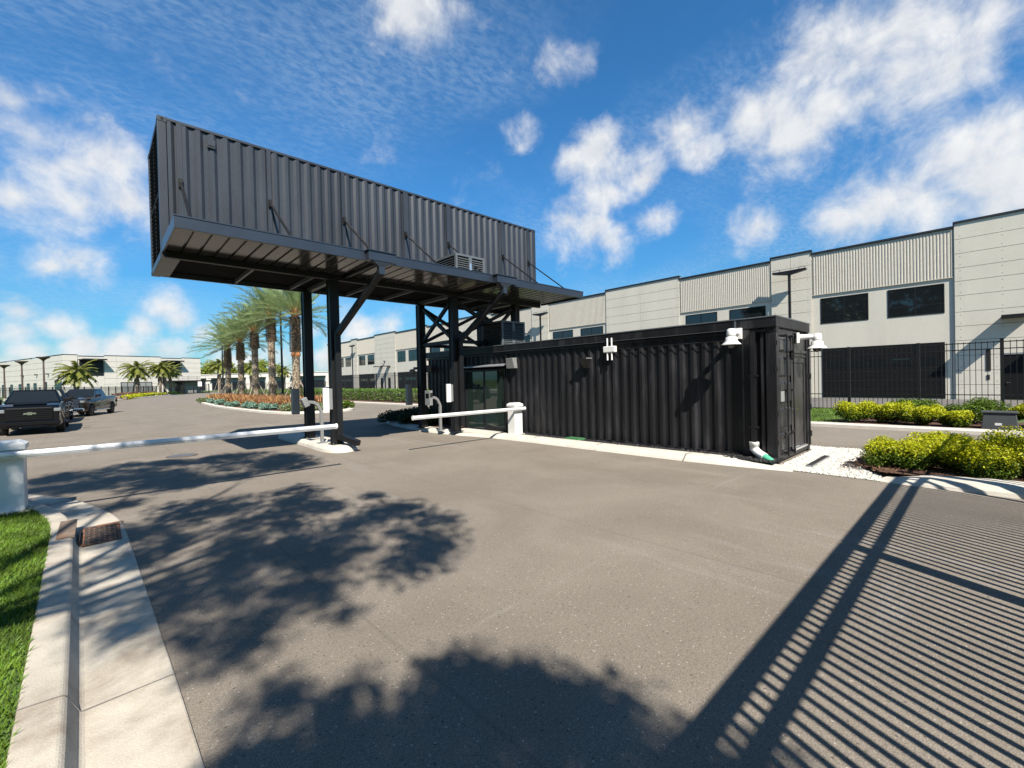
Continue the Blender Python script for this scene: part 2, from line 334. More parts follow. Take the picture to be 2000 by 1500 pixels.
def corr(mb, p, q, z0, z1, nout, pitch=.278, dep=.044, m=0, flat=(.26, .24)):
    """trapezoid corrugated wall from p to q; nout points outwards"""
    p, q = Vector(p), Vector(q); L = (q-p).length; d = (q-p)/L; nv = Vector(nout); nn = max(1, round(L/pitch)); pt = L/nn
    pr = []
    for i in range(nn):
        s = i*pt
        pr += [(s, 0), (s+pt*.26, 0), (s+pt*.5, -dep), (s+pt*.76, -dep)]
    pr.append((L, 0)); P = []
    for s, o in pr:
        c = p+d*s+nv*o; P += [(c.x, c.y, z0), (c.x, c.y, z1)]
    mb.add(P, [(2*i, 2*i+2, 2*i+3, 2*i+1) for i in range(len(pr)-1)], m); return mb
# ================================================================== ground, driveway, kerbs
sheet('ground', [(-1500,-1500),(1500,-1500),(1500,1500),(-1500,1500)], -.12, 'lawn')
sheet('driveway', [(-70,-12),(18.6,-12),(18.6,70),(20,100),(29,150),(33,175),(21,160),(14.6,140),(12.6,134),(1.1,90.7),(-6,62),(-70,60)], 0, 'asphalt')
sheet('service_yard', [(27.6,-30),(39.85,-30),(39.85,106),(27.6,106)], -.02, 'asphalt2')
sheet('side_lawn', [(18.9,-12),(27.6,-12),(27.6,106),(18.9,80)], .06, 'lawn')
# near-left lawn with its kerb and gutter
gut = smooth([(.38,-6),(.36,1),(.35,2.69),(.32,4.27),(.28,6.0),(.25,7.4),(.22,8.5),(.03,9.55),(-.37,10.92),(-1.0,12.1),(-2.1,13.2),(-4,14.3),(-8,15.4),(-40,16.5)], 2)
prof = [(0,.004),(0,.02),(.43,.004),(.455,.012),(.50,.12),(.52,.14),(.70,.15),(.71,.02)]
g = M(); npth = gut
sweep(npth, prof, 0, g)
o = struct(g.build('kerb', ['conc']))
bv = o.modifiers.new('bevel','BEVEL'); bv.width=.012; bv.segments=2; bv.angle_limit=.5
# expansion joints across the kerb as thin dark saw cuts
J = M()
def offpt(path, i, d):
    a = Vector(path[max(i-1,0)]); b = Vector(path[min(i+1,len(path)-1)]); t = (b-a).normalized(); return Vector(path[i])+Vector((-t.y,t.x))*d
for yj, deep in ((3.52,1),(10.75,1),(1.0,1)):
    i = min(range(len(npth)), key=lambda k: abs(npth[k][1]-yj)); 
    a, b, c = offpt(npth,i,.01), offpt(npth,i,.45), offpt(npth,i,.70)
    J.bar((a.x,a.y,.019),(b.x,b.y,.007),.008*deep,.006); J.bar((b.x,b.y,.010),(offpt(npth,i,.512).x,offpt(npth,i,.512).y,.135),.008,.008); J.bar((b.x-.06,b.y,.142),(c.x,c.y,.151),.006,.006)
struct(J.build('kerb_joint', 'hole'))
lawn_edge = [tuple(offpt(npth,i,.70)) for i in range(len(npth))]
L = M(); LP = [(x,y) for x,y in lawn_edge]+[(-40,-6)]
L.add([(x,y,.135) for x,y in LP], [list(range(len(LP)))]); struct(L.build('lawn', 'lawn'))
# grass blades on the part of the lawn the photo shows
pts = []
while len(pts) < 42000:
    y = rnd.uniform(2.2, 10.6); x = rnd.uniform(-3.2, -.2)
    if x < -.3-.62-(.25*(y-2)): continue
    if inpoly(x, y, LP) : pts.append((x, y))
pts = np.array(pts); n = len(pts)
h = nr.uniform(.025, .062, n); ang = nr.uniform(0, 2*np.pi, n); lean = nr.uniform(.005, .045, n); wd = nr.uniform(.0022, .0042, n)
bx = np.stack([np.cos(ang), np.sin(ang), 0*ang], 1); sx_ = np.stack([-np.sin(ang), np.cos(ang), 0*ang], 1)
B0 = np.column_stack([pts, np.full(n, .133)]); T = B0+bx*lean[:,None]; T[:,2] += h; Md = B0+bx*(lean*.3)[:,None]; Md[:,2] += h*.55
Q = np.stack([B0-sx_*wd[:,None], B0+sx_*wd[:,None], Md+sx_*(wd*.8)[:,None]*1, T], 1)
tag(npmesh('grass', Q, 'blade'), 'short green lawn grass inside the curved kerb in the foreground', 'grass', kind='stuff')
# drain inlet throat in the kerb and the cast iron grate in the gutter
r = root('drain_grate', (.03, 7.97, 0), 'rusty cast iron storm drain grate set in the gutter beside the lawn', 'drain grate')
x0, x1, y0, y1 = -.19, .185, 7.45, 8.38
M().add([(x0,y0,.021),(x1,y0,.021),(x1,y1,.021),(x0,y1,.021)], [(0,1,2,3)]).build('pit', 'pit', r)
f = M(); 
for (a,b,c,d) in ((x0,y0,x1,y0+.035),(x0,y1-.035,x1,y1),(x0,y0+.035,x0+.03,y1-.035),(x1-.03,y0+.035,x1,y1-.035)): f.box(a,b,.022,c,d,.0275)
f.build('frame', 'rust', r)
b = M(); k = 13; dy = (y1-y0-.07)/k
for i in range(1, k): b.box(x0+.03, y0+.035+i*dy-.009, .0225, x1-.03, y0+.035+i*dy+.009, .0255)
for i in range(k):
    for j in range(4):
        xx = x0+.06+(j+(.5 if i % 2 else .0))*.1
        if xx < x1-.05: b.box(xx, y0+.035+i*dy+.009, .0225, xx+.016, y0+.035+(i+1)*dy-.009, .0252)
b.build('bar_grid', 'iron', r)
t = M()
t.box(-.207, 7.5, .012, -.196, 8.1, .075); t.build('throat', 'pit', r)
t = M(); t.box(-.40, 7.48, .140, -.236, 8.47, .1535); t.build('kerb_cover', 'stain', r, bevel=.006)
t = M(); t.add([(x0-.0,y1,.0235),(x1+.03,y1,.0235),(x1+.05,y1+.09,.0235),(x0+.02,y1+.05,.0215)], [(0,1,2,3)]).build('rust_streak', 'rust', r)

# right kerb in front of the office container
rk = smooth([(9.75,2.55),(9.52,4),(9.46,5.8),(9.46,9.4),(9.40,11.4),(9.10,12.6),(8.98,14),(9.15,16),(9.5,18.2),(9.95,19.5),(10.9,20.0),(13.2,19.9)], 2)
hs = [min(1, .12+max(0, (p[1]-2.5))/1.6) if p[1] < 4.3 else (.42 if 11.2 < p[1] < 13.3 and p[0] > 9.0 else 1) for p in rk]
hs = [1 if p[0] > 10.2 else hgt for p, hgt in zip(rk, hs)]
g = M(); sweep(rk, [(0,.0),(-.03,.05),(-.10,.12),(-.16,.14),(-.42,.145),(-.44,.02)], 0, g, hs); struct(g.build('kerb', 'concw'))
M().box(9.62, 11.25, .0, 10.42, 13.75, .075).build('door_apron', 'concw', bevel=.01); struct(bpy.data.objects['door_apron'])
J = M()
for yj in (4.6, 7.0, 9.3): J.bar((9.46,yj,.01),(9.60,yj,.138),.014,.01); J.bar((9.58,yj,.1475),(9.9,yj,.1485),.012,.006)
struct(J.build('kerb_joint', 'hole'))
sheet('stone_bed', [(9.85,2.9),(10.6,2.9),(10.6,11.25),(9.85,11.25)], .105, 'gravb')
pbed = [(p[0]+.3, p[1]) for p in rk if p[1] > 13.6 and p[0] < 10]+[(10.6,19.6),(13.2,19.5),(13.2,15.3),(10.4,15.3),(10.4,13.75)]
sheet('planter_bed', pbed, .12, 'mulch')
# gravel between the container and the shrubs
GP = [(9.86,2.9),(9.80,1.25),(10.3,1.3),(11.4,1.95),(13.55,1.75),(13.4,3.2),(13.3,4.6),(12.8,4.6),(12.8,2.9)]
sheet('gravel_bed', GP, .008, 'gravw')
def stones(name, poly, n, r0, r1, z, m, label, cat):
    xs = [p[0] for p in poly]; ys = [p[1] for p in poly]; Q = []
    while n > 0:
        x = rnd.uniform(min(xs), max(xs)); y = rnd.uniform(min(ys), max(ys))
        if not inpoly(x, y, poly): continue
        n -= 1; s = rnd.uniform(r0, r1); a = rnd.uniform(0, 6.28); c = Vector((x, y, z+s*.3))
        e = [c+Vector((math.cos(a+i*1.5708)*s*rnd.uniform(.7,1.3), math.sin(a+i*1.5708)*s*rnd.uniform(.7,1.3), -.1*s)) for i in range(4)]
        tp = [c+(q-c)*.55+Vector((0,0,s*.6)) for q in e]
        Q += [[*e[0:2], tp[1], tp[0]], [e[1], e[2], tp[2], tp[1]], [e[2], e[3], tp[3], tp[2]], [e[3], e[0], tp[0], tp[3]], tp]
    return tag(npmesh(name, np.array([[tuple(v) for v in q] for q in Q]), m), label, cat, kind='stuff')
stones('white_gravel', GP, 6500, .010, .026, .008, 'stonew', 'white pebbles spread at the end of the black office container', 'gravel')
stones('black_gravel', [(9.86,2.95),(10.33,2.95),(10.33,11.2),(9.86,11.2)], 1500, .02, .05, .105, 'stoneb', 'black pebbles along the foot of the black container wall', 'gravel')
r = root('channel_drain', (11.1,2.42,0), 'narrow grey drain strip lying in the white gravel', 'drain')
M().box(10.35,2.36,.008,11.85,2.48,.05).build('channel', 'lgrey', r); 
b = M(); [b.box(10.4+i*.06,2.375,.0505,10.43+i*.06,2.465,.054) for i in range(24)]; b.build('slot', 'pit', r)

# shrub bed by the gate on the right, its kerb
sb = smooth([(9.86,1.32),(9.78,1.05),(9.75,.5),(9.75,-2),(9.75,-10)], 1)
g = M(); sweep(sb[::-1], [(0,.0),(-.02,.06),(-.10,.13),(-.2,.16),(-.5,.17),(-.52,.02)], 0, g, [1 if p[1] < .4 else max(.15, 1-(p[1]-.4)/1.0) for p in sb[::-1]]); struct(g.build('kerb', 'concw'))
sheet('mulch_bed', [(10.2,1.28),(10.2,-10),(13.3,-10),(13.5,1.6),(12.4,1.75),(11.4,1.85)], .10, 'mulch')
ch = []
while len(ch) < 1800:
    x, y = rnd.uniform(9.9, 12.6), rnd.uniform(-.8, 2.0)
    if x+(.3*(y-1)) > 10.15 or y > 1: ch.append((x+.25, y-.1, .105+rnd.uniform(0,.02)))
tag(npmesh('bark_chips', leaves(ch, .035, .25), 'chip'), 'brown bark chips under the yellow shrubs by the driveway', 'mulch', kind='stuff')
# far side of the side road
g = M(); sweep([(18.45,-12),(18.45,26),(18.0,32),(17.8,44),(18.4,70),(20,100)], [(0,.0),(0,.10),(-.05,.14),(-.36,.14),(-.37,.02)], 0, g); struct(g.build('kerb', 'concw'))
sheet('mulch_bed', [(18.8,-12),(22.2,-12),(22.2,3.4),(19.2,4.3),(18.8,4.2)], .09, 'mulch')
sheet('mulch_bed', [(18.75,20),(22.5,20),(22.5,80),(19.2,80),(18.3,50),(18.3,34)], .09, 'mulch')
# palm island
isl = smooth([(8.6,62),(7.85,50),(7.75,44),(8.0,35),(8.6,31),(9.4,29.8),(11,29.5),(12.6,29.6),(13.5,31),(13.9,34),(14.6,48),(15,62),(12,66),(8.6,62)], 2)
g = M(); sweep(isl, [(0,.0),(0,.10),(.05,.15),(.40,.15),(.41,.02)][::1], 0, g); struct(g.build('kerb', 'concw'))
sheet('island_bed', isl[:-1], .11, 'mulch')
# pillar island in the middle of the lanes
pi_ = smooth([(4.62,14.2),(4.55,13),(4.62,12.3),(4.95,12.02),(5.35,12.15),(5.55,12.6),(5.6,14),(5.55,16.5),(5.3,17.6),(4.95,17.9),(4.65,17.4),(4.6,16),(4.62,14.2)], 2)
cx, cy = 5.07, 14.9
g = M(); lv = [(1.0,0.),(.97,.08),(.86,.15),(.74,.17)]
P = [(cx+(x-cx)*(s if abs(y-cy) < 2.2 else s), cy+(y-cy)*(1-(1-s)*.28), z) for s, z in lv for x, y in pi_[:-1]]
k = len(pi_)-1
g.add(P, [(j*k+i, j*k+(i+1)%k, (j+1)*k+(i+1)%k, (j+1)*k+i)[::-1] for j in range(3) for i in range(k)]+[list(range(3*k,4*k))[::-1]], 0, False)
struct(g.build('median_island', 'concw'))
# kerb along the far left of the lot
g = M(); sweep([(-40,60.4),(-6,62.2),(1.1,90.7),(12.6,134),(15,141)], [(0,.0),(0,.10),(.05,.14),(.36,.14),(.37,.0)], 0, g); struct(g.build('kerb', 'concw'))
g = M(); sweep([(29.3,152),(20.4,102),(20.2,99)], [(0,.0),(0,.10),(.05,.14),(.36,.14),(.37,.0)], 0, g); struct(g.build('kerb', 'concw'))
sheet('far_verge', [(-40,60.9),(-6.4,62.6),(.6,90.9),(12.1,134.4),(9,140),(-60,140),(-60,61)], .02, 'lawn')
# manhole cover, valve lid
r = root('manhole_cover', (1.68,15.25,0), 'round grey manhole cover flush in the asphalt by the long barrier arm', 'manhole cover')
M().cyl((1.68,15.25,.002),(1.68,15.25,.014),.36,28).build('rim', 'iron', r); M().cyl((1.68,15.25,.0145),(1.68,15.25,.02),.32,28).build('lid', 'iron2', r)
r = root('valve_box', (10.1,8.15,.1), 'green rectangular valve box lid in the black stones', 'valve box')
M().box(9.90,7.88,.10,10.25,8.42,.165).build('box', 'vgreen', r, bevel=.015); M().box(9.93,7.91,.165,10.22,8.39,.178).build('lid', 'vgreen', r, bevel=.006)

# ================================================================== black office container on the ground
LX, LY, LW, LL, LH = 10.317, 2.958, 2.438, 13.36, 2.897
r = root('office_container', (LX+LW/2, LY+LL/2, 0), 'long black corrugated shipping container turned into a gatehouse with a flat capped roof', 'container')
b = M()
corr(b, (LX+.02, 3.90), (LX+.02, 11.28), .16, 2.80, (-1,0)); corr(b, (LX+.02, 13.72), (LX+.02, LY+LL-.1), .16, 2.80, (-1,0)); corr(b, (LX+.02, 11.28), (LX+.02, 13.72), 2.36, 2.80, (-1,0))
b.box(LX+.06, 3.90, .14, LX+.10, 11.28, 2.85); b.box(LX+.06, 13.72, .14, LX+.10, LY+LL-.1, 2.85); b.box(LX+.06,11.28,2.36,LX+.10,13.72,2.85)
b.build('front_wall', 'black', r)
b = M(); corr(b, (LX+.03, 3.2), (LX+.03, 3.46), .16, 2.78, (-1,0), .26); b.box(LX+.07, 3.15, .14, LX+.12, 3.95, 2.85); b.build('end_panel', 'black', r)
b = M(); corr(b, (LX+LW, LY+.16), (LX+LW, LY+LL), .1, 2.8, (1,0)); b.box(LX+.1, LY+LL-.06, .1, LX+LW, LY+LL, 2.8); b.build('rear_wall', 'black', r)
b = M()
for (x,y) in ((LX,LY),(LX+LW-.16,LY)): M().box(x,y,.12,x+.16,y+.20,2.78).build('corner_post', 'black', r, bevel=.008)
M().box(LX-.05,3.46,.12,LX+.05,3.62,2.86).build('wall_post', 'black', r, bevel=.008)
M().box(LX-.012, 11.25, .08, LX+.05, 11.31, 2.82).build('wall_post', 'black', r, bevel=.008); M().box(LX-.012, 13.66, .08, LX+.05, 13.74, 2.82).build('wall_post', 'black', r, bevel=.008)
b = M(); b.box(LX-.01,LY+.22,.10,LX+.05,11.25,.17); b.box(LX-.01,LY+.18,2.79,LX+.06,LY+LL,2.86); b.box(LX+.16,LY+.005,.05,LX+LW-.16,LY+.09,.17); b.box(LX+.16,LY+.02,2.72,LX+LW-.16,LY+.1,2.86); b.build('rail', 'black', r, bevel=.006)
def casting(mb, x, y, z, sx=1, sy=1, d=.18):
    mb.box(x, y, z, x+sx*d, y+sy*d, z+.118)
def castings(parent, pts, m):
    for (x,y,z,sx,sy) in pts:
        c = M(); casting(c, x, y, z, sx, sy); 
        xf = x-sx*.002; yf = y-sy*.002
        c.lathe((xf, y+sy*.09, z+.059), [(.032,-.001),(.032,.002)], 12, 1, 'x'); c.lathe((x+sx*.09, yf, z+.059), [(.03,-.001),(.03,.002)], 12, 1, 'y')
        c.build('corner_casting', [m, 'pit'], parent, bevel=.008)
castings(r, [(LX-.006,LY-.006,LH-.118,1,1),(LX-.006,LY-.006,.02,1,1),(LX+LW+.006,LY-.006,LH-.118,-1,1),(LX+LW+.006,LY-.006,.02,-1,1)], 'black')
b = M(); b.box(LX-.05, LY+.01, 2.875, LX+LW+.04, LY+LL+.04, 2.90); 
for a in ((LX-.06,LY-.02,LX-.035,LY+LL+.05),(LX+LW+.035,LY-.02,LX+LW+.06,LY+LL+.05),(LX-.035,LY-.02,LX+LW+.035,LY+.005),(LX-.035,LY+LL+.025,LX+LW+.035,LY+LL+.05)): b.box(a[0],a[1],2.885,a[2],a[3],3.105)
b.box(LX-.035,LY+.005,3.0,LX+LW+.035,LY+LL+.025,3.06)
f = b.build('roof', 'black', r, bevel=.004)
b = M(); b.box(LX-.075, LY-.03, 3.09, LX-.02, LY+LL+.06, 3.115); b.box(LX-.02, LY-.03, 3.09, LX+LW+.06, LY+.02, 3.115); b.box(LX-.064, 3.72, 2.885, LX-.0605, 3.76, 3.09); b.box(LX-.066, LY+1.0, 2.878, LX-.0, LY+LL, 2.886); b.build('roof_edge', 'ac', f)
# end wall: one cargo door leaf with lock rods, one walk-in door
dl = M(); X0, X1 = LX+.18, LX+1.08
dl.box(X0, LY+.05, .17, X1, LY+.09, 2.72)
zs = [.22,.62,.72,1.16,1.26,1.72,1.82,2.26,2.36,2.66]
for a, c in zip(zs[0::2], zs[1::2]):
    for xa, xb in ((X0+.04,X0+.40),(X0+.50,X1-.04)):
        e = .045; dl.add([(xa,LY+.049,a),(xb,LY+.049,a),(xb,LY+.049,c),(xa,LY+.049,c),(xa+.05,LY+.049-e,a+.05),(xb-.05,LY+.049-e,a+.05),(xb-.05,LY+.049-e,c-.05),(xa+.05,LY+.049-e,c-.05)], [(4,5,6,7),(0,1,5,4),(1,2,6,5),(2,3,7,6),(3,0,4,7)])
dl = dl.build('cargo_door', 'wornblk', r)
for xr in (X0+.45, X1-.0):
    q = M().cyl((xr, LY-.03, .1), (xr, LY-.03, 2.74), .017, 10)
    for z in (.14,.55,1.5,2.2,2.7): q.box(xr-.04, LY-.035, z, xr+.04, LY+.05, z+.05)
    q.build('lock_rod', 'black', dl)
M().bar((X0+.40,LY-.05,.62),(X0+.12,LY-.05,.56),.02,.035).build('lock_handle', 'steel', dl); M().bar((X1-.02,LY-.05,.64),(X1-.32,LY-.05,.6),.02,.035).build('lock_handle', 'steel', dl)
M().box(X0+.08, LY+.0, 1.30, X0+.32, LY+.006, 1.52).build('data_plate', 'plate', dl)
[M().box(LX-.008,LY+.0,z,LX+.06,LY+.03,z+.1).build('hinge', 'pit', dl) for z in (.4,1.0,1.95,2.5)]
q = M(); q.box(X1+.03,LY+.03,.16,X1+.09,LY+.08,2.2); q.box(LX+LW-.30,LY+.03,.16,LX+LW-.17,LY+.08,2.7); q.box(X1+.09,LY+.03,2.14,LX+LW-.30,LY+.08,2.72); q.box(X1+.06,LY-.02,2.36,LX+LW-.25,LY+.03,2.42); q.box(X1+.06,LY-.01,2.28,LX+LW-.25,LY+.03,2.31)
q.build('door_frame', 'wornblk', r, bevel=.006)
dr = M().box(X1+.10, LY+.045, .20, LX+LW-.31, LY+.085, 2.13).build('entry_door', 'wornblk', r, bevel=.004)
q = M(); q.cyl((X1+.19,LY+.045,1.08),(X1+.19,LY-.02,1.08),.016); q.bar((X1+.18,LY-.02,1.08),(X1+.33,LY-.02,1.08),.018,.018); q.cyl((X1+.19,LY+.045,1.08),(X1+.19,LY+.03,1.08),.032); q.build('handle', 'chrome', dr); M().cyl((X1+.19,LY+.045,.93),(X1+.19,LY+.03,.93),.025).build('lock', 'chrome', dr)
q = M(); q.box(X1+.10,LY-.03,.155,LX+LW-.31,LY+.04,.195); q.build('sill', 'alu', r)
[M().box(LX+LW-.335,LY+.03,z,LX+LW-.30,LY+.046,z+.14).build('door_hinge', 'steel', dr) for z in (.5,1.3,1.85)]
q = M()
for z in (.35,1.0,1.75,2.45): q.cyl((LX+LW+.03,LY-.02,z),(LX+LW+.03,LY-.02,z+.13),.028); q.box(LX+LW-.1,LY-.012,z+.02,LX+LW+.03,LY+.005,z+.11)
q.box(LX+LW-.02,LY-.02,.14,LX+LW+.045,LY+.16,2.75); q.build('door_edge', 'steel', r)
# sliding glass door
sl = M(); y0, y1 = 11.33, 13.64
for a in ((y0,.08,y0+.06,2.30),(y1-.06,.08,y1,2.30)): sl.box(LX-.02,a[0],a[1],LX+.08,a[2],a[3])
sl.box(LX-.02,y0+.06,2.22,LX+.08,y1-.06,2.30); sl.box(LX-.02,y0+.06,.08,LX+.08,y1-.06,.13); sl.box(LX-.005,12.46,.13,LX+.06,12.54,2.22); sl.box(LX-.004,y0+.06,.13,LX+.05,12.46,.24)
sl = sl.build('sliding_door', 'steel', r, bevel=.004)
M().box(LX+.012,y0+.06,.2,LX+.024,12.47,2.22).build('pane', 'doorglass', sl); M().box(LX+.035,12.53,.13,LX+.047,y1-.06,2.22).build('pane', 'doorglass', sl)
M().cyl((LX-.03,y0+.10,.95),(LX-.03,y0+.10,1.3),.012).build('handle', 'steel', sl); M().box(LX-.03,y0+.1,.076,LX+.01,y1-.1,.09).build('threshold', 'alu', sl)
q = M(); q.add([(LX+.0,11.2,2.46),(LX+.0,13.72,2.46),(LX-.30,13.72,2.40),(LX-.30,11.2,2.40),(LX,11.2,2.43),(LX,13.72,2.43),(LX-.30,13.72,2.37),(LX-.30,11.2,2.37)], [(0,3,2,1),(4,5,6,7),(0,1,5,4),(1,2,6,5),(2,3,7,6),(3,0,4,7)]); q.build('door_hood', 'tin', r)
# down pipe and its PVC boot
r = root('roof_downpipe', (LX-.1,3.40,0), 'black square downpipe on the container corner ending in a white elbow', 'downpipe')
q = M(); q.box(LX-.12,3.345,.42,LX-.03,3.435,2.80); q.build('pipe', 'black', r, bevel=.006)
[M().box(LX-.125,3.30,z,LX-.02,3.47,z+.03).build('strap', 'steel', r) for z in (.75,1.85)]
q = M(); q.lathe((LX-.075,3.39,0), [(.085,.27),(.085,.38),(.095,.38),(.095,.45)], 20); q.tube([(LX-.075,3.39,.31),(LX-.09,3.345,.255),(LX-.13,3.26,.205),(LX-.19,3.15,.165)], .084, 18); q.build('elbow', 'pvc', r)
q = M(); q.cyl((LX-.18,3.17,.172),(LX-.27,2.98,.10),.078,16,.055); q.build('sleeve', 'green', r)

# ================================================================== things fixed to the container
def dome(name, base, nv, label):
    """dome camera: wall box, goose arm, conical sun shade, smoked dome"""
    b = Vector(base); n = Vector(nv); s = Vector((-n.y, n.x, 0)); r = root(name, base, label, 'camera', 'white dome cameras on the container')
    M().obox(b+n*.03, n*.03, s*.085, (0,0,.12)).build('wall_plate', 'white', r, bevel=.01)
    q = M(); q.cyl(b+n*.06+Vector((0,0,.02)), b+n*.34+Vector((0,0,.02)), .062, 16, .055); q.lathe(b+n*.40, [(.09,-.06),(.095,-.02),(.085,.07),(.05,.09)], 20); q.build('arm', 'white', r)
    c = b+n*.40
    M().lathe(c, [(.195,-.25),(.19,-.245),(.12,-.17),(.115,-.10),(.06,-.06),(.05,-.04)], 28).build('sun_shade', 'white', r)
    M().lathe(c, [(.02,-.335),(.06,-.318),(.085,-.28),(.09,-.25)], 20).build('dome', 'smoke', r)
dome('dome_camera', (LX-.05,3.68,2.79), (-1,0,0), 'white dome camera with a conical shade on the long side of the black container')
dome('dome_camera', (LX+1.42,LY-.0,2.70), (.35,-.94,0), 'white dome camera with a conical shade above the black entry door')
r = root('wall_light', (LX,10.9,2.45), 'grey box wall light beside the sliding glass door', 'wall light', 'wall lights on the container')
q = M(); q.add([(LX-.02,10.74,2.64),(LX-.02,11.06,2.64),(LX-.22,11.06,2.62),(LX-.22,10.74,2.62),(LX-.02,10.70,2.28),(LX-.02,11.10,2.28),(LX-.16,11.10,2.28),(LX-.16,10.70,2.28)], [(0,3,2,1),(4,5,6,7),(0,1,5,4),(1,2,6,5),(2,3,7,6),(3,0,4,7)]); q.build('housing', 'lgrey', r, bevel=.008)
M().box(LX-.022,10.8,2.42,LX,11.0,2.56).build('bracket', 'steel', r)
r = root('wall_light', (LX,7.8,2.35), 'black wedge wall light in the middle of the dark corrugated wall', 'wall light', 'wall lights on the container')
q = M(); q.add([(LX-.02,7.66,2.47),(LX-.02,7.94,2.47),(LX-.26,7.94,2.45),(LX-.26,7.66,2.45),(LX-.02,7.70,2.20),(LX-.02,7.90,2.20),(LX-.07,7.90,2.18),(LX-.07,7.70,2.18)], [(0,3,2,1),(4,5,6,7),(0,1,5,4),(1,2,6,5),(2,3,7,6),(3,0,4,7)]); q.build('housing', 'black', r, bevel=.008)
M().box(LX-.262,7.655,2.445,LX-.0,7.668,2.475).build('edge_trim', 'lgrey', r)
r = root('radio_antenna', (LX,7.0,2.66), 'white radio box with four stub aerials on the container wall', 'antenna')
M().box(LX-.14,6.80,2.58,LX-.02,7.18,2.75).build('housing', 'white', r, bevel=.02)
for yy in (6.92,7.06):
    M().cyl((LX-.10,yy,2.74),(LX-.10,yy,2.97),.022,12).build('aerial', 'white', r); M().cyl((LX-.10,yy,2.37),(LX-.10,yy,2.59),.022,12).build('aerial', 'white', r)
tag(M().tube([(LX-.03,3.85,2.66),(LX-.035,5.2,2.665),(LX-.035,6.80,2.66)], .011, 6).build('conduit', 'black'), 'thin black conduit running from the white radio box to the dome camera', 'conduit')

# ================================================================== raised container
UX, UY, UZ, UH, UL, UW = 1.129, 12.634, 4.869, 3.163, 12.212, 2.438
r = root('raised_container', (UX+UL/2, UY+UW/2, UZ), 'long charcoal shipping container bridging the driveway on steel legs', 'container')
b = M(); corr(b, (UX+.17, UY+.012), (UX+UL-.17, UY+.012), UZ+.16, UZ+UH-.06, (0,-1)); b.box(UX+.17,UY+.06,UZ+.1,UX+UL-.17,UY+.09,UZ+UH-.02)
for x in (1.52,3.39,5.33,7.32,8.98,11.5,12.9): b.box(x-.05,UY+.002,UZ+.16,x+.05,UY+.03,UZ+UH-.06)
b.build('side_wall', 'char', r)
b = M(); corr(b, (UX+UL-.17, UY+UW-.012), (UX+.17, UY+UW-.012), UZ+.16, UZ+UH-.06, (0,1)); b.box(UX+.17,UY+UW-.09,UZ+.1,UX+UL-.17,UY+UW-.06,UZ+UH-.02); b.build('side_wall', 'char', r)
b = M(); corr(b, (UX+UL-.03, UY+.16), (UX+UL-.03, UY+UW-.16), UZ+.16, UZ+UH-.06, (1,0)); b.build('end_wall', 'char', r)
for x in (UX, UX+UL-.16):
    for y in (UY, UY+UW-.16): M().box(x, y, UZ+.118, x+.16, y+.16, UZ+UH-.118).build('corner_post', 'char', r, bevel=.01)
b = M()
for y in (UY+.004, UY+UW-.074): b.box(UX+.18,y,UZ+UH-.062,UX+UL-.18,y+.07,UZ+UH-.002); b.box(UX+.18,y,UZ+.01,UX+UL-.18,y+.07,UZ+.16)
for x in (UX+.004, UX+UL-.074): b.box(x,UY+.18,UZ+UH-.09,x+.07,UY+UW-.18,UZ+UH-.004); b.box(x,UY+.18,UZ+.005,x+.07,UY+UW-.18,UZ+.16)
b.build('rail', 'char', r, bevel=.006)
castings(r, [(UX-.004,UY-.004,UZ+UH-.116,1,1),(UX+UL+.004,UY-.004,UZ+UH-.116,-1,1),(UX-.004,UY+UW+.004,UZ+UH-.116,1,-1),(UX-.004,UY-.004,UZ-.002,1,1),(UX-.004,UY+UW+.004,UZ-.002,1,-1),(UX+UL+.004,UY-.004,UZ-.002,-1,1),(UX+UL+.004,UY+UW+.004,UZ-.002,-1,-1)], 'char')
b = M(); b.box(UX+.02,UY+.02,UZ+UH-.05,UX+UL-.02,UY+UW-.02,UZ+UH-.03); b.build('roof', 'char', r)
b = M(); b.box(UX+.07,UY+.08,UZ+.13,UX+UL-.07,UY+UW-.08,UZ+.16); b.build('floor', 'darkroof', r)
b = M(); b.box(UX+.02,UY+.16,UZ+.0,UX+.36,UY+UW-.16,UZ+.02); b.box(UX+.02,UY+.074,UZ+.012,UX+UL-.02,UY+.16,UZ+.03); b.build('bottom_plate', 'ac', r)
for x in (3.0,4.5,6.3,7.7,10.4,11.6): M().box(x,UY+.16,UZ+.03,x+.06,UY+UW-.08,UZ+.13).build('cross_member', 'ac', r)
for x in (UX+3.9, UX+8.06, UX+11.0): M().box(x,UY+.16,UZ+.012,x+.14,UY+UW-.08,UZ+.13).build('cross_member', 'ac', r)
b = M()
for ya, yb in ((UY+.2,UY+UW/2-.04),(UY+UW/2+.04,UY+UW-.2)):
    for za, zb in ((UZ+.2,UZ+1.5),(UZ+1.58,UZ+UH-.14)):
        n = int((zb-za)/.095)
        for i in range(n): z = za+i*.095; b.obox((UX+.05,(ya+yb)/2,z+.04),(.035,0,.03),(0,(yb-ya)/2,0),(-.004,0,.006))
b.box(UX+.02,UY+UW/2-.04,UZ+.16,UX+.09,UY+UW/2+.04,UZ+UH-.09); b.box(UX+.02,UY+.16,UZ+1.5,UX+.09,UY+UW-.16,UZ+1.58); b.box(UX+.10,UY+.16,UZ+.16,UX+.12,UY+UW-.16,UZ+UH-.1)
b.build('louvre_end', 'louv', r)
b = M(); b.box(2.06,UY-.03,UZ+UH-.42,2.22,UY+.02,UZ+UH-.22); b.box(2.075,UY-.034,UZ+UH-.39,2.205,UY-.029,UZ+UH-.36,1); b.build('vent', ['char','pit'], r)
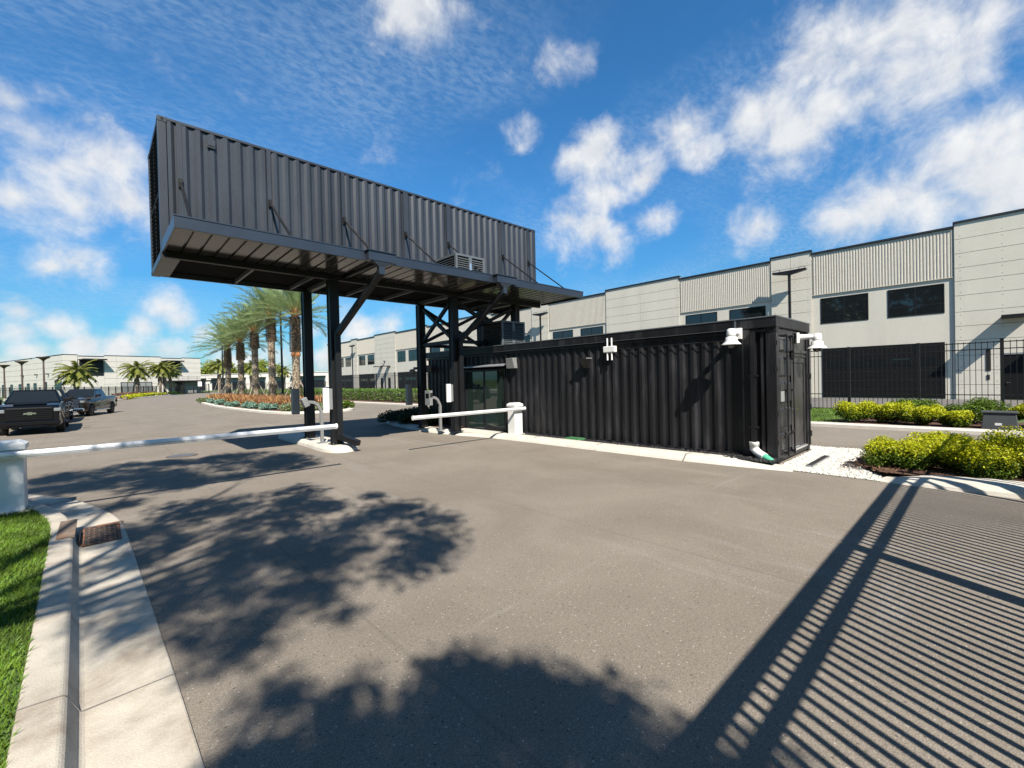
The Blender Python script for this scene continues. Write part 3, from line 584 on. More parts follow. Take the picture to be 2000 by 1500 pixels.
# canopy hung on the container's front
CY0 = 10.45; CX0, CX1 = UX+.01, 13.62
r = root('entry_canopy', ((CX0+CX1)/2, CY0, 5.0), 'flat grey metal canopy hung on rods along the raised container', 'canopy')
b = M(); nn = 40; pw = (CX1-CX0-.1)/nn; P = []
for i in range(nn):
    x = CX0+.05+i*pw
    for dx, dz in ((0,0),(pw*.80,0),(pw*.86,.035),(pw*.94,.035)): P += [(x+dx, CY0+.04, 5.00+dz), (x+dx, UY-.01, 4.975+dz)]
P += [(CX1-.05,CY0+.04,5.0),(CX1-.05,UY-.01,4.975)]
b.add(P, [(2*i,2*i+1,2*i+3,2*i+2) for i in range(len(P)//2-1)]); b.box(CX0+.05,CY0+.04,5.05,CX1-.05,UY-.01,5.07)
b.build('deck', 'soffit', r)
b = M(); b.box(CX0,CY0,4.94,CX1,CY0+.04,5.18); b.box(CX0,CY0+.04,4.94,CX0+.04,UY-.01,5.18); b.box(CX1-.04,CY0+.04,4.94,CX1,UY-.01,5.18)
b.box(CX0-.01,CY0-.012,5.16,CX1+.01,CY0,5.19); b.box(CX0+.04,CY0+.04,4.945,CX1-.04,CY0+.10,4.955); b.build('fascia', 'fascia', r, bevel=.004)
b = M(); b.box(CX0+.04,UY-.14,4.83,CX1-.2,UY-.012,4.97); b.box(5.2,CY0+.2,4.90,5.3,UY-.14,4.985); b.box(9.3,CY0+.2,4.90,9.4,UY-.14,4.985); b.build('ledger', 'steel', r)
for x in (1.52,3.39,5.33,7.32,8.98,11.5,12.9):
    b = M(); b.bar((x,UY-.04,6.61),(x-.10,CY0+.18,5.20),.03,.055,0,(1,0,0)); b.box(x-.04,UY-.05,6.50,x+.04,UY+.005,6.70); b.cyl((x-.03,UY-.05,6.61),(x+.03,UY-.05,6.61),.03); b.build('hanger_rod', 'steel', r)
def scupper(x0, x1, label, col_x):
    r = root('rain_downspout', ((x0+x1)/2, CY0-.05, 5.0), label, 'downspout', 'black rain downspouts under the canopy')
    q = M(); q.box(x0,CY0-.20,4.93,x1,CY0-.012,5.15); q.box(x0-.03,CY0-.23,5.15,x1+.03,CY0-.012,5.175); q.build('collector_box', 'fascia', r, bevel=.004)
    q = M(); xc = x0+.36; q.add([(xc-.26,CY0-.19,4.93),(xc+.26,CY0-.19,4.93),(xc+.26,CY0-.02,4.93),(xc-.26,CY0-.02,4.93),(xc-.075,CY0-.16,4.80),(xc+.075,CY0-.16,4.80),(xc+.075,CY0-.03,4.80),(xc-.075,CY0-.03,4.80)], [(0,3,2,1),(4,5,6,7),(0,1,5,4),(1,2,6,5),(2,3,7,6),(3,0,4,7)])
    q.box(xc-.075,CY0-.16,4.62,xc+.075,CY0-.03,4.80); q.build('funnel', 'fascia', r)
    q = M(); q.bar((xc,CY0-.11,4.70),(col_x,12.53,3.30),.15,.14,0,(1,0,0)); q.box(col_x-.075,12.455,.32,col_x+.075,12.59,3.36); q.build('pipe', 'steel', r, bevel=.006)
    return r
d1 = scupper(4.92, 5.64, 'black square downspout bending onto the pillar on the concrete median', 5.0)
q = M(); q.bar((5.0,12.54,.42),(5.24,11.88,.24),.17,.15,0,(0,0,1)); q.build('spout', 'steel', d1, bevel=.006)
q = M(); q.bar((5.242,11.875,.2385),(5.246,11.864,.235),.14,.12,0,(0,0,1)); q.build('spout_mouth', 'pit', d1)
d2 = scupper(9.09, 9.92, 'black square downspout bending onto the pillar beside the gatehouse door', 9.30)
# steel legs
def column(mb, x, y, z0, z1, s=.26):
    mb.box(x-s/2,y-s/2,z0,x+s/2,y-s/2+.03,z1); mb.box(x-s/2,y+s/2-.03,z0,x+s/2,y+s/2,z1); mb.box(x-s/2+.02,y-s/2+.03,z0,x+s/2-.02,y+s/2-.03,z1)
    mb.box(x-s/2-.06,y-s/2-.05,z0,x+s/2+.06,y+s/2+.05,z0+.025)
for y, lab in ((12.78,'thick black steel column at the near end of the concrete median'),(14.95,'thick black steel column at the far end of the concrete median')):
    r = root('steel_column', (5.0,y,.16), lab, 'column', 'black steel columns on the median'); q = M(); column(q, 5.0, y, .16, UZ); q.build('shaft', 'steel', r, bevel=.004)
    [M().cyl((5.0+a*.15,y+c*.14,.185),(5.0+a*.15,y+c*.14,.215),.014,8).build('anchor_bolt', 'lgrey', r) for a in (-1,1) for c in (-1,1)]
r = root('steel_tower', (10.7,13.9,0), 'black steel tower of four cross-braced columns holding the raised container over the gatehouse', 'tower')
yf, yr, xl, xr = 12.78, 14.95, 9.22, 12.23
for x, y, z0 in ((xl,yf,.12),(xl,yr,.12),(xr,yf,3.07),(xr,yr,3.07)): q = M(); column(q, x, y, z0, UZ); q.build('column', 'steel', r, bevel=.004)
def brace(a, c, z0=3.42, z1=4.72):
    a, c = Vector(a), Vector(c); t = (c-a).normalized()*.13
    q = M(); q.bar((*(a+t),z1),(*(c-t),z0),.10,.12); q.build('brace', 'steel', r)
    q = M(); q.bar((*(a+t),z0),(*(c-t),z1),.098,.118); q.build('brace', 'steel', r)
    q = M(); q.bar((*(a+t),3.30),(*(c-t),3.30),.12,.12); q.build('beam', 'steel', r)
brace((xl,yf),(xl,yr)); brace((xl,yr),(xr,yr)); brace((xr,yf),(xr,yr)); brace((xl,yf),(xr,yf), 3.45, 4.70)

# louvred AC screens
def acunit(x0,x1,y0,y1,z0,z1,label,pipe=False):
    r = root('air_conditioner', ((x0+x1)/2,(y0+y1)/2,z0), label, 'air conditioner', 'louvred grey air conditioner housings'); fr = M(); e = .07
    for x in (x0,x1-e):
        for y in (y0,y1-e): fr.box(x,y,z0,x+e,y+e,z1)
    for z in (z0+.002,z1-e): fr.box(x0+e,y0+.002,z,x1-e,y0+e,z+e-.004); fr.box(x0+e,y1-e,z,x1-e,y1-.002,z+e-.004); fr.box(x0+.002,y0+e,z,x0+e,y1-e,z+e-.004); fr.box(x1-e,y0+e,z,x1-.002,y1-e,z+e-.004)
    xm = (x0+x1)/2; fr.box(xm-.06,y0+.004,z0+e,xm+.06,y0+.05,z1-e); fr.build('frame', 'ac', r)
    lo = M(); n = int((z1-z0-2*e)/.068)
    for i in range(n):
        z = z0+e+.02+i*.068
        for a, c in ((x0+e,xm-.06),(xm+.06,x1-e)): lo.obox(((a+c)/2,y0+.03,z+.02),((c-a)/2,0,0),(0,.024,.018),(0,-.004,.008))
        lo.obox((x0+.03,(y0+y1)/2,z+.02),(0,(y1-y0)/2-e,0),(.024,0,.018),(-.004,0,.008))
    lo.build('louvre', 'ac', r); M().box(x0+.06,y0+.06,z0+.01,x1-.06,y1-.06,z1-.02).build('unit', 'pit', r)
    M().box(x0+.01,y0+.01,z1-.012,x1-.01,y1-.01,z1-.004).build('top', 'ac', r)
    hd = M(); hd.box(xm-.03,y0-.006,(z0+z1)/2-.20,xm+.03,y0+.004,(z0+z1)/2+.14); hd.build('slot', 'alu' if pipe else 'pit', r)
acunit(8.15,9.30,11.1,12.3,5.07,5.86,'louvred grey air conditioner housing standing on the canopy',True)
acunit(10.72,11.88,11.90,13.05,3.06,4.06,'louvred grey air conditioner housing on the flat gatehouse roof')
tag(M().box(9.02,UY-.24,5.60,9.16,UY-.05,6.05).build('junction_box','white',bevel=.01), 'small white junction box on the container wall behind the canopy unit', 'junction box')

# ================================================================== barriers, intercoms, sign panels
def barrier(x, y, z, tip, sgn, label, w=.34, h=1.02, dx=.0, m='white', am='white'):
    r = root('boom_barrier', (x,y,z), label, 'barrier', 'white boom barriers across the lanes'); 
    q = M(); q.box(x-w/2,y-w/2,z,x+w/2,y+w/2,z+h-.12); q.build('cabinet', m, r, bevel=.012)
    q = M(); q.prism([(x-w/2-.025,y-w/2-.025),(x+w/2+.025,y-w/2-.025),(x+w/2+.025,y+w/2+.025),(x-w/2-.025,y+w/2+.025)], z+h-.12, z+h-.05); q.add([(x-w/2-.025,y-w/2-.025,z+h-.05),(x+w/2+.025,y-w/2-.025,z+h-.05),(x+w/2+.025,y+w/2+.025,z+h-.05),(x-w/2-.025,y+w/2+.025,z+h-.05),(x-w/2+.05,y-w/2+.05,z+h),(x+w/2-.05,y-w/2+.05,z+h),(x+w/2-.05,y+w/2-.05,z+h),(x-w/2+.05,y+w/2-.05,z+h)], [(4,5,6,7),(0,1,5,4),(1,2,6,5),(2,3,7,6),(3,0,4,7)]); q.build('cap', m, r, bevel=.01)
    ya = y-w/2-.09; za = z+h-.19
    q = M(); q.cyl((x,y-w/2,za),(x,ya+.03,za),.05,16); q.build('hub', 'lgrey', r)
    q = M(); n = 8; P = []
    for xx in (x+sgn*.22, tip):
        for i in range(n): a = 2*math.pi*i/n+.39; P.append((xx, ya+.034*math.cos(a), za+.056*math.sin(a)))
    q.add(P, [(i,(i+1)%n,n+(i+1)%n,n+i) for i in range(n)]); q.add(P[:n],[list(range(n))[::-1]]); q.add(P[n:],[list(range(n))])
    q.box(min(tip,x),ya-.0372,za-.012,max(tip,x),ya-.0335,za-.006,1); q.build('arm', [am,'lgrey'], r)
    q = M(); q.cyl((tip+sgn*.0,ya,za),(tip-sgn*.03,ya,za),.062,12); q.build('arm_tip', 'white', r)
    M().box(x-w/2-.05,y-w/2-.05,z-.05,x+w/2+.05,y+w/2+.05,z+.012).build('base', 'concw', r)
barrier(9.92, 10.48, .13, 6.02, 1, 'white boom barrier with its arm lowered in front of the gatehouse door')
barrier(-1.02, 9.85, .15, 3.72, -1, 'boom barrier on the lawn with a long silver arm reaching the median', w=.42, h=1.03, m='white', am='arm')
def intercom(x, y, z, label, h=1.25, dirx=-1, mdl=0):
    r = root('intercom_post', (x,y,z), label, 'intercom', 'gooseneck intercom posts')
    M().box(x-.12,y-.12,z-.01,x+.12,y+.12,z+.015).build('base_plate', 'lgrey', r)
    q = M(); P = [(x,y,z+.015),(x,y,z+h-.32),(x+dirx*.12,y,z+h-.10),(x+dirx*.22,y,z+h-.04),(x+dirx*.42,y,z+h-.02)]
    for a, c in zip(P, P[1:]): q.bar(a, c, .085, .085, 0, (0,1,0))
    q.build('post', 'lgrey', r, bevel=.008)
    hx = x+dirx*.46
    if not mdl: M().obox((hx,y,z+h-.03),(.07,0,.03),(0,.11,0),(-.05,0,.12)).build('head', 'lgrey', r, bevel=.01)
    else:
        M().box(hx-.06,y-.16,z+h-.30,hx+.06,y+.16,z+h+.22).build('head', 'lgrey', r, bevel=.012); M().box(hx-.064,y-.10,z+h-.05,hx-.059,y+.10,z+h+.12).build('screen', 'glass', r); M().box(hx-.05,y-.166,z+h-.02,hx+.05,y-.159,z+h+.14).build('hood', 'pit', r)
intercom(4.80,13.35,.17,'grey gooseneck intercom post between the two columns of the median')
intercom(8.95,13.35,.145,'grey gooseneck intercom post with a screen in front of the dark gatehouse wall',1.22,-1,1)
for x, y, z0, lab in ((4.66,12.55,1.17,'white rectangular panel fixed to the near median column'),(8.82,12.60,1.18,'white rectangular panel fixed to the column beside the sliding door')):
    r = root('sign_panel', (x,y,z0), lab, 'panel', 'white panels on the columns'); M().box(x-.10,y-.05,z0,x+.06,y+.02,z0+.62).build('face', 'white', r, bevel=.008); M().box(x+.06,y-.045,z0+.02,x+.15,y+.10,z0+.60).build('bracket', 'lgrey', r)
for x, y, z0, lab in ((4.76,15.2,1.15,'tall grey box fixed behind the far median column'),(9.0,15.4,1.2,'tall grey box fixed behind the rear tower column')):
    r = root('reader_box', (x,y,z0), lab, 'box', 'grey boxes on the columns'); M().box(x-.2,y-.09,z0-.2,x-.0,y+.09,z0+.62).build('housing', 'grey', r, bevel=.01); M().box(x-.21,y-.08,z0-.18,x-.199,y+.08,z0+.6).build('cover', 'lgrey', r)
r = root('bullet_camera', (9.2,16.2,2.5), 'small grey bullet camera on the far end of the gatehouse', 'camera')
M().box(9.95,15.95,2.28,10.30,16.2,2.58).build('bracket', 'lgrey', r, bevel=.01); q = M(); q.cyl((9.5,16.0,2.45),(10.0,16.05,2.47),.055,12); q.build('arm', 'lgrey', r); M().lathe((9.42,16.0,2.30), [(.03,-.10),(.12,-.02),(.13,.06),(.06,.12)], 16).build('dome', 'lgrey', r)
# ================================================================== warehouse on the right
WX, PT, PL = 40.0, 11.12, 10.88
r = root('warehouse', (WX+15, 40, 0), 'long two storey pale concrete warehouse with ribbed panels behind the black fence', 'warehouse')
wide = [(19.5+27.1*k, 27.7+27.1*k) for k in range(-1, 4)]
wide[0] = (-6.9, 1.28); wide[-1] = (100.8, 106.2)
nar = [(8.99+27.0*k, 11.77+27.05*k) for k in range(0, 4)]
tall = sorted(wide+nar+[(-40,-17)]); bays = [(a[1], c[0]) for a, c in zip(tall, tall[1:]) if c[0]-a[1] > 2]
b = M(); b.box(WX+.12, -40, -.1, WX+34, 106.2, PL-.12)
for y0, y1 in bays: b.box(WX+.10, y0, 7.75, WX+.3, y1, PL)
for y0, y1 in tall: b.box(WX+.05, y0, 10.5, WX+.3, y1, PT)
b.build('body', 'wall', r)
for y0, y1 in tall:
    pn = M()                                              # flat panels with open joints and tie holes
    ym = (y0+y1)/2; zs = [-.1,.9,1.8,2.75,3.7,4.6,5.5,6.54,7.45,8.29,9.2,10.11,PT]
    for i, (za, zb) in enumerate(zip(zs, zs[1:])):
        iswide = (y1-y0) > 5
        for ya, yb in ((y0,ym),(ym,y1)):
            segs = [(ya+.012, yb-.012)]
            if iswide and zb <= 5.55:                     # keep the two doors of a wide panel free
                segs = []; c = ym+(1.5 if ya >= ym-.01 else -1.5); lo, hi = c-.55, c+.55
                if za < 2.7: segs = [(ya+.012, lo), (hi, yb-.012)]
                else: segs = [(ya+.012, yb-.012)]
            for s0, s1 in segs:
                pn.box(WX, s0, za+.012, WX+.06, s1, zb-.012)
                if s1-s0 > 1.0:
                    for yy in (s0+.25, (s0+s1)/2, s1-.25)[::1 if s1-s0 > 3 else 2]:
                        for zz in (za+.2, zb-.2): pn.lathe((WX-.001, yy, zz), [(.026,0),(.026,.006)], 8, 1, 'x')
    pn.build('flat_panel', ['wall','hole'], r)
for y0, y1 in bays:
    rb = M()
    n = int((y1-y0-.1)/.16); pt = (y1-y0-.1)/n; P = []
    for i in range(n):
        y = y0+.05+i*pt
        for dy, dx in ((0,.07),(pt*.16,.050),(pt*.55,.050),(pt*.70,.07)): P += [(WX+dx, y+dy, 7.78), (WX+dx, y+dy, PL-.05)]
    rb.add(P, [(2*i,2*i+1,2*i+3,2*i+2) for i in range(len(P)//2-1)])
    rb.box(WX+.03, y0, 7.74, WX+.11, y1, 7.775)
    rb.build('ribbed_panel', 'rib', r)
cp = M()
for y0, y1 in bays: cp.box(WX-.04, y0, PL, WX+.34, y1, PL+.12)
for y0, y1 in tall: cp.box(WX-.08, y0-.02, PT, WX+.34, y1+.02, PT+.12); cp.box(WX-.06,y0-.05,PL,WX+.05,y0,PT+.1); cp.box(WX-.06,y1,PL,WX+.05,y1+.05,PT+.1)
cp.build('parapet_cap', 'cap', r)
bay1 = (1.28, 8.99)
for y0, y1 in bays:
    if y0 < -5: continue
    s = (y1-y0)/7.71; lower = M()
    sides = [(y0+.0, 0), (y1, 0)]
    for k, (a, c, za, zb) in enumerate(((.46,3.28,5.55,7.46),(4.33,7.17,5.55,7.46))):
        wa, wb = y0+a*s, y0+c*s
        w_ = M(); fw = .07
        w_.box(WX+.09,wa,za,WX+.115,wa+fw,zb); w_.box(WX+.09,wb-fw,za,WX+.115,wb,zb); w_.box(WX+.09,wa+fw,za,WX+.115,wb-fw,za+fw); w_.box(WX+.09,wa+fw,zb-fw,WX+.115,wb-fw,zb)
        ymid = (wa+wb)/2; w_.box(WX+.094,ymid-.04,za+fw,WX+.11,ymid+.04,zb-fw); zt = za+.62
        w_.box(WX+.096,wa+fw,zt-.03,WX+.11,ymid-.04,zt+.03); w_.box(WX+.096,ymid+.04,zt-.03,WX+.11,wb-fw,zt+.03)
        wo = w_.build('window', 'steel', r); M().box(WX+.104,wa+fw,za+fw,WX+.118,wb-fw,zb-fw).build('pane', 'bglass', wo)
    da, db = y0+.47*s, y0+7.12*s
    d = M(); fw = .22
    d.box(WX+.08,da,0,WX+.115,da+fw,3.67); d.box(WX+.08,db-fw,0,WX+.115,db,3.67); d.box(WX+.08,da+fw,3.1,WX+.115,db-fw,3.67); nseg = 5
    for i in range(nseg): z0 = .02+i*.615; d.box(WX+.09,da+fw,z0,WX+.115,db-fw,z0+.60)
    do = d.build('roll_up_door', 'door', r)
    p = M(); n = 5; L_ = (db-da-2*fw)
    for i in range(n): p.box(WX+.083, da+fw+.1+i*L_/n, 2.18, WX+.0895, da+fw+(i+1)*L_/n-.1, 2.72)
    p.build('window_strip', 'bglass', do)
for y0, y1 in wide:
    ym = (y0+y1)/2
    for sg in (-1, 1):
        c = ym+sg*1.5
        if y0 > 90 and sg > 0: continue
        d = M(); d.box(WX+.02,c-.53,0,WX+.11,c+.53,2.68); d = d.build('door', 'door', r)
        q = M(); q.cyl((WX+.02,c+.40,1.02),(WX-.05,c+.40,1.02),.02,8); q.bar((WX-.05,c+.42,1.02),(WX-.05,c+.24,1.02),.025,.025); q.build('handle', 'chrome', d)
        q = M(); q.box(WX-1.35,c-.62,4.86,WX-.0,c+.62,4.98); q.box(WX-1.36,c-.63,4.84,WX-1.33,c+.63,5.0); q.build('awning', 'steel', r)
        q = M(); q.box(WX-.02,c-.5,2.70,WX+.0,c+.5,2.80); q.build('door_closer_rail', 'lgrey', d)
    if y0 < 0:
        q = M(); q.box(WX-.03,ym+2.55,1.75,WX-.001,ym+2.75,3.1); q.box(WX-.03,ym+2.6,1.2,WX-.001,ym+2.72,1.5); q.build('wall_plaque', 'pit', r)
    q = M(); q.box(WX-.35,ym-.16,5.86,WX,ym+.16,5.98); q.box(WX-.12,ym-.1,5.72,WX,ym+.1,5.86); q.build('wall_pack', 'steel', r)
# area lights in front of its narrow panels
for k, y in enumerate((10.27, 36.6, 63.5, 90.6)):
    lab = ['black twin-head pole light against the nearest narrow wall panel','black twin-head pole light seen beside the lower air conditioner','thin black twin-head pole light seen through the braced tower','black twin-head pole light seen between the steel columns'][k]
    r = root('pole_light', (39.2,y,0), lab, 'pole light', 'twin pole lights along the warehouse')
    M().box(39.2-.075,y-.075,0,39.2+.075,y+.075,9.62).build('pole', 'steel', r)
    q = M()
    for sg in (-1,1): q.add([(39.05,y+sg*.08,9.45),(39.35,y+sg*.08,9.45),(39.42,y+sg*1.12,9.66),(38.98,y+sg*1.12,9.66),(39.05,y+sg*.08,9.78),(39.35,y+sg*.08,9.78),(39.42,y+sg*1.12,9.78),(38.98,y+sg*1.12,9.78)], [(0,1,2,3),(7,6,5,4),(0,4,5,1),(1,5,6,2),(2,6,7,3),(3,7,4,0)])
    q.box(39.05,y-.08,9.45,39.35,y+.08,9.78); q.build('lamp_head', 'steel', r)
    q = M()
    for sg in (-1,1): q.tube([(39.2,y+sg*.65,9.78),(39.2,y+sg*.65,9.95),(39.2,y+sg*1.05,9.95),(39.2,y+sg*1.05,9.78)], .02, 6)
    q.build('bracket', 'steel', r)

# ================================================================== black picket fence along the service yard
def fence(name, p, q, h, span, pick, label, rails, post=.1, group=None, pw=.022):
    p, q = Vector(p), Vector(q); L = (q-p).length; d = (q-p)/L; r = root(name, (*p, 0), label, 'fence', group); n = max(1, round(L/span)); sp = L/n; nv = Vector((-d.y, d.x))
    for i in range(n+1):
        c = p+d*(i*sp); m_ = M(); m_.box(c.x-post/2,c.y-post/2,-.1,c.x+post/2,c.y+post/2,h+.03); m_.box(c.x-post/2-.012,c.y-post/2-.012,h+.03,c.x+post/2+.012,c.y+post/2+.012,h+.055); m_.build('post', 'fence', r)
    for i in range(n):
        a = p+d*(i*sp+post/2); c = p+d*((i+1)*sp-post/2); m_ = M()
        for z in rails: m_.bar((*a,z),(*c,z),.035,.04)
        k = int((c-a).length/pick)
        for j in range(1, k):
            e = a+(c-a)*(j/k); m_.bar((*e,.0),(*e,h-.02),pw,pw,0,(d.x,d.y,0))
        m_.build('picket_panel', 'fence', r)
    return r
fence('picket_fence', (26.9,-3.0), (26.9,70), 3.05, 2.55, .17, 'tall black picket fence running past the warehouse roll-up doors', (2.98,2.70,.80,.08), .11)

# ================================================================== shrubs, hedge, palms
def shrub(loc, rx, ry, h, m, n, label, cat='shrub', group=None, size=.04, name='shrub', m2=None, stem=True, seed=0, rot=0, flat=.0):
    rr = np.random.default_rng(seed+int(abs(loc[0])*100+abs(loc[1])*37)); r = root(name, loc, label, cat, group)
    # lumpy crown: many sub-balls around a dome
    nb = max(5, int(8+14*rx*ry)); cs = []
    for i in range(nb):
        a = rr.uniform(0, 2*np.pi); t = np.sqrt(rr.uniform(0,1))*.74; cs.append((math.cos(a)*t*rx, math.sin(a)*t*ry, h*(.42+.34*rr.uniform(-.4,1)*(1-t*.6)), rr.uniform(.22,.36)*min(rx,ry,h)*1.3))
    cs = np.array(cs); k = rr.integers(0, nb, n); dr = rr.normal(size=(n,3)); dr /= np.linalg.norm(dr,axis=1)[:,None]; rad = cs[k,3]*rr.uniform(.45,1.12,n)**.7
    C = cs[k,:3]+dr*rad[:,None]; C[:,2] = np.clip(C[:,2], .03, h*1.12)
    c, s = math.cos(rot), math.sin(rot); C = np.column_stack([C[:,0]*c-C[:,1]*s, C[:,0]*s+C[:,1]*c, C[:,2]])+np.array(loc)
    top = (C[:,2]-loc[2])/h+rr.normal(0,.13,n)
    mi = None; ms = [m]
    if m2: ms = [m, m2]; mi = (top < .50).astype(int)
    npmesh('foliage', leaves(C, size, .5, .3, rr), ms, r, mi)
    if stem:
        st = M()
        for i in range(5): a = rr.uniform(0,6.28); st.cyl((loc[0],loc[1],loc[2]),(loc[0]+math.cos(a)*rx*.5,loc[1]+math.sin(a)*ry*.5,loc[2]+h*.6),.018,6,.008)
        st.build('stem', 'bark', r)
    return r
yg = 'yellow-green shrubs by the driveway'
ys = [((11.0,1.02,.10),.62,.62,.66,5200,'bright yellow shrub at the tip of the bed beside the white gravel'),
      ((10.85,.15,.10),.52,.55,.60,4200,'low yellow shrub nearest the driveway kerb'),
      ((11.75,.35,.10),.6,.62,.68,4600,'yellow shrub behind the one nearest the kerb'),
      ((12.35,-.45,.10),.65,.65,.74,4600,'greener yellow shrub at the picture edge above the kerb'),
      ((12.5,.75,.10),.55,.6,.62,3600,'small yellow shrub at the back of the near bed'),
      ((11.2,-.85,.10),.6,.6,.66,4000,'shaded yellow-green shrub at the right edge by the kerb')]
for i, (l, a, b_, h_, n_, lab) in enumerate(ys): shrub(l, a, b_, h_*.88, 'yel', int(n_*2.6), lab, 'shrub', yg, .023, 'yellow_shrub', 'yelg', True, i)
y2 = [(19.9,3.15,.75,.70,.82,'rounded yellow shrub at the left end of the row before the fence'),(19.85,2.1,.7,.66,.80,'second yellow shrub from the left in the row before the fence'),(19.75,1.35,.62,.6,.70,'yellow shrub in the middle of the row before the fence, low and wide'),(19.8,.72,.55,.5,.62,'small ragged yellow shrub just left of the grey utility box'),(21.3,1.6,.75,.9,.84,'darker shrub behind the middle of the yellow row'),(21.2,.2,.8,.8,.86,'dark green shrub directly behind the grey utility box'),(20.6,-.95,.6,.5,.8,'yellow shrub just right of the grey utility box')]
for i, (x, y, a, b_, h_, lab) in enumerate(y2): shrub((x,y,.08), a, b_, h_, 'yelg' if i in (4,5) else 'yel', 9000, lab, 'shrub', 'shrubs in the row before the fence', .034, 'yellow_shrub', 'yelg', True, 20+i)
r = root('utility_box', (19.75,-.3,.08), 'dark grey electrical utility box with a white label among the yellow shrubs', 'utility box')
M().add([(19.45,-.68,.05),(20.05,-.68,.05),(20.05,.10,.05),(19.45,.10,.05),(19.52,-.62,.56),(20.0,-.62,.56),(20.0,.05,.56),(19.52,.05,.56)], [(4,5,6,7),(0,1,5,4),(1,2,6,5),(2,3,7,6),(3,0,4,7)]).build('housing', 'dgrey', r, bevel=.02)
M().box(19.48,-.66,.56,20.04,.09,.61).build('lid', 'dgrey', r, bevel=.012); M().obox((19.475,-.26,.22),(.004,0,0),(0,.07,0),(0,0,.055)).build('label_plate', 'white', r)
# lawn strip left of the row
gp = [(rnd.uniform(19.0,26.5), rnd.uniform(3.3,7.5)) for _ in range(9000)]
ga = np.array(gp); n = len(ga); Bq = np.column_stack([ga, np.full(n,.06)]); a_ = nr.uniform(0,6.28,n); sx2 = np.stack([-np.sin(a_),np.cos(a_),0*a_],1); T = Bq+np.stack([np.cos(a_)*.03,np.sin(a_)*.03,nr.uniform(.04,.09,n)],1)
tag(npmesh('grass', np.stack([Bq-sx2*.006,Bq+sx2*.006,T+sx2*.004,T-sx2*.004],1), 'blade'), 'patch of short grass between the side road and the picket fence', 'grass', kind='stuff')
# clipped hedge behind the far kerb
def hedgebox(name, pts, wd, h, m, n, label, z=.08, size=.06, cat='hedge', group=None):
    r = root(name, (*pts[0], z), label, cat, group); rr = np.random.default_rng(int(abs(pts[0][0]*31+pts[0][1]*7))); P = [Vector(p) for p in pts]; seg = [(b-a).length for a, b in zip(P, P[1:])]; tot = sum(seg); C = []
    for i in range(n):
        t = rr.uniform(0, tot); k = 0
        while t > seg[k] and k < len(seg)-1: t -= seg[k]; k += 1
        d = (P[k+1]-P[k]).normalized(); q = P[k]+d*t; nv = Vector((-d.y,d.x)); lump = .10*math.sin((t+k*3)*4.1)+.07*math.sin((t+k)*9.7)
        f = rr.integers(0, 3)
        if f == 0: o_, zz = rr.uniform(-.5,.5)*wd, h*rr.uniform(.9,1.04)+lump*.6
        else: o_, zz = (-.5 if f == 1 else .5)*wd*(1+lump)*rr.uniform(.75,1.06), rr.uniform(.02,1)**.8*h
        C.append((q.x+nv.x*o_, q.y+nv.y*o_, z+zz))
    npmesh('foliage', leaves(np.array(C), size, .5, .2, rr), m, r)
    core = M()
    for a, b_ in zip(P, P[1:]): core.bar((a.x,a.y,z+h*.36),(b_.x,b_.y,z+h*.36),wd*.5,h*.6)
    core.build('branch_mass', 'bark', r)
hedgebox('clipped_hedge', [(20.6,30.5),(20.6,66)], 1.1, 1.12, 'hedge', 21000, 'clipped green hedge behind the far kerb below the warehouse', .08, .07)
hedgebox('clipped_hedge', [(21.4,70),(22.6,112)], 1.1, 1.0, 'hedge', 7000, 'farther clipped green hedge seen behind the palm trunks', .05, .1)
# dark juniper in the gatehouse planter
for i, (x, y, a, h_, lab) in enumerate(((9.75,18.2,.75,.55,'spreading dark juniper at the rounded tip of the gatehouse planter'),(9.85,16.9,.8,.62,'spreading dark juniper in the middle of the gatehouse planter'),(10.1,15.75,.65,.55,'spreading dark juniper against the end of the gatehouse'),(11.2,18.3,.9,.6,'spreading dark juniper at the back of the gatehouse planter'))):
    shrub((x,y,.12), a, a, h_, 'juni', 3200, lab, 'juniper', 'dark junipers in the gatehouse planter', .05, 'juniper', None, True, 40+i)
# island planting
for i, (x, y, a, c) in enumerate([(8.85,57,.55,'bluej'),(8.6,50.5,.55,'bluej'),(8.55,44.5,.6,'bluej'),(8.7,39.3,.7,'bluej'),(9.1,35.6,.75,'bluej'),(9.9,33.0,.85,'bluej')]):
    shrub((x,y,.11), a, a*1.2, .5, c, 1300, ['farthest','second farthest','third farthest','middle','second nearest','nearest'][i]+' blue-green juniper mound along the palm island kerb', 'juniper', 'blue-green junipers on the palm island', .09, 'blue_juniper', None, False, 60+i)
for i, (x, y, a, lab) in enumerate([(9.6,31.2,1.0,'grey-olive mound left of the median columns at the island front'),(11.2,30.6,1.0,'grey-olive mound behind the median intercom at the island front'),(12.7,31.2,.9,'yellow-olive mound right of the far median column'),(8.9,60.6,.9,'olive mound at the far tip of the palm island')]):
    shrub((x,y,.11), a, a, .55, 'olive' if i != 2 else 'yelg', 1500, lab, 'shrub', 'olive mounds on the palm island', .08, 'olive_shrub', None, False, 70+i)
gq = []
while len(gq) < 26000:
    y = rnd.uniform(33.5, 61.5); xl_ = 9.35+max(0,(36-y)*.45); x = rnd.uniform(xl_, 12.8); gq.append((x,y))
ga = np.array(gq); n = len(ga); Bq = np.column_stack([ga+nr.normal(0,.15,(n,2)), nr.uniform(.1,.72,n)]); a_ = nr.uniform(0,6.28,n); sx2 = np.stack([-np.sin(a_),np.cos(a_),0*a_],1); T = Bq+np.stack([np.cos(a_)*.22-.08,np.sin(a_)*.22+.08,nr.uniform(.15,.45,n)],1); T[:,2] = np.minimum(T[:,2], 1.12)
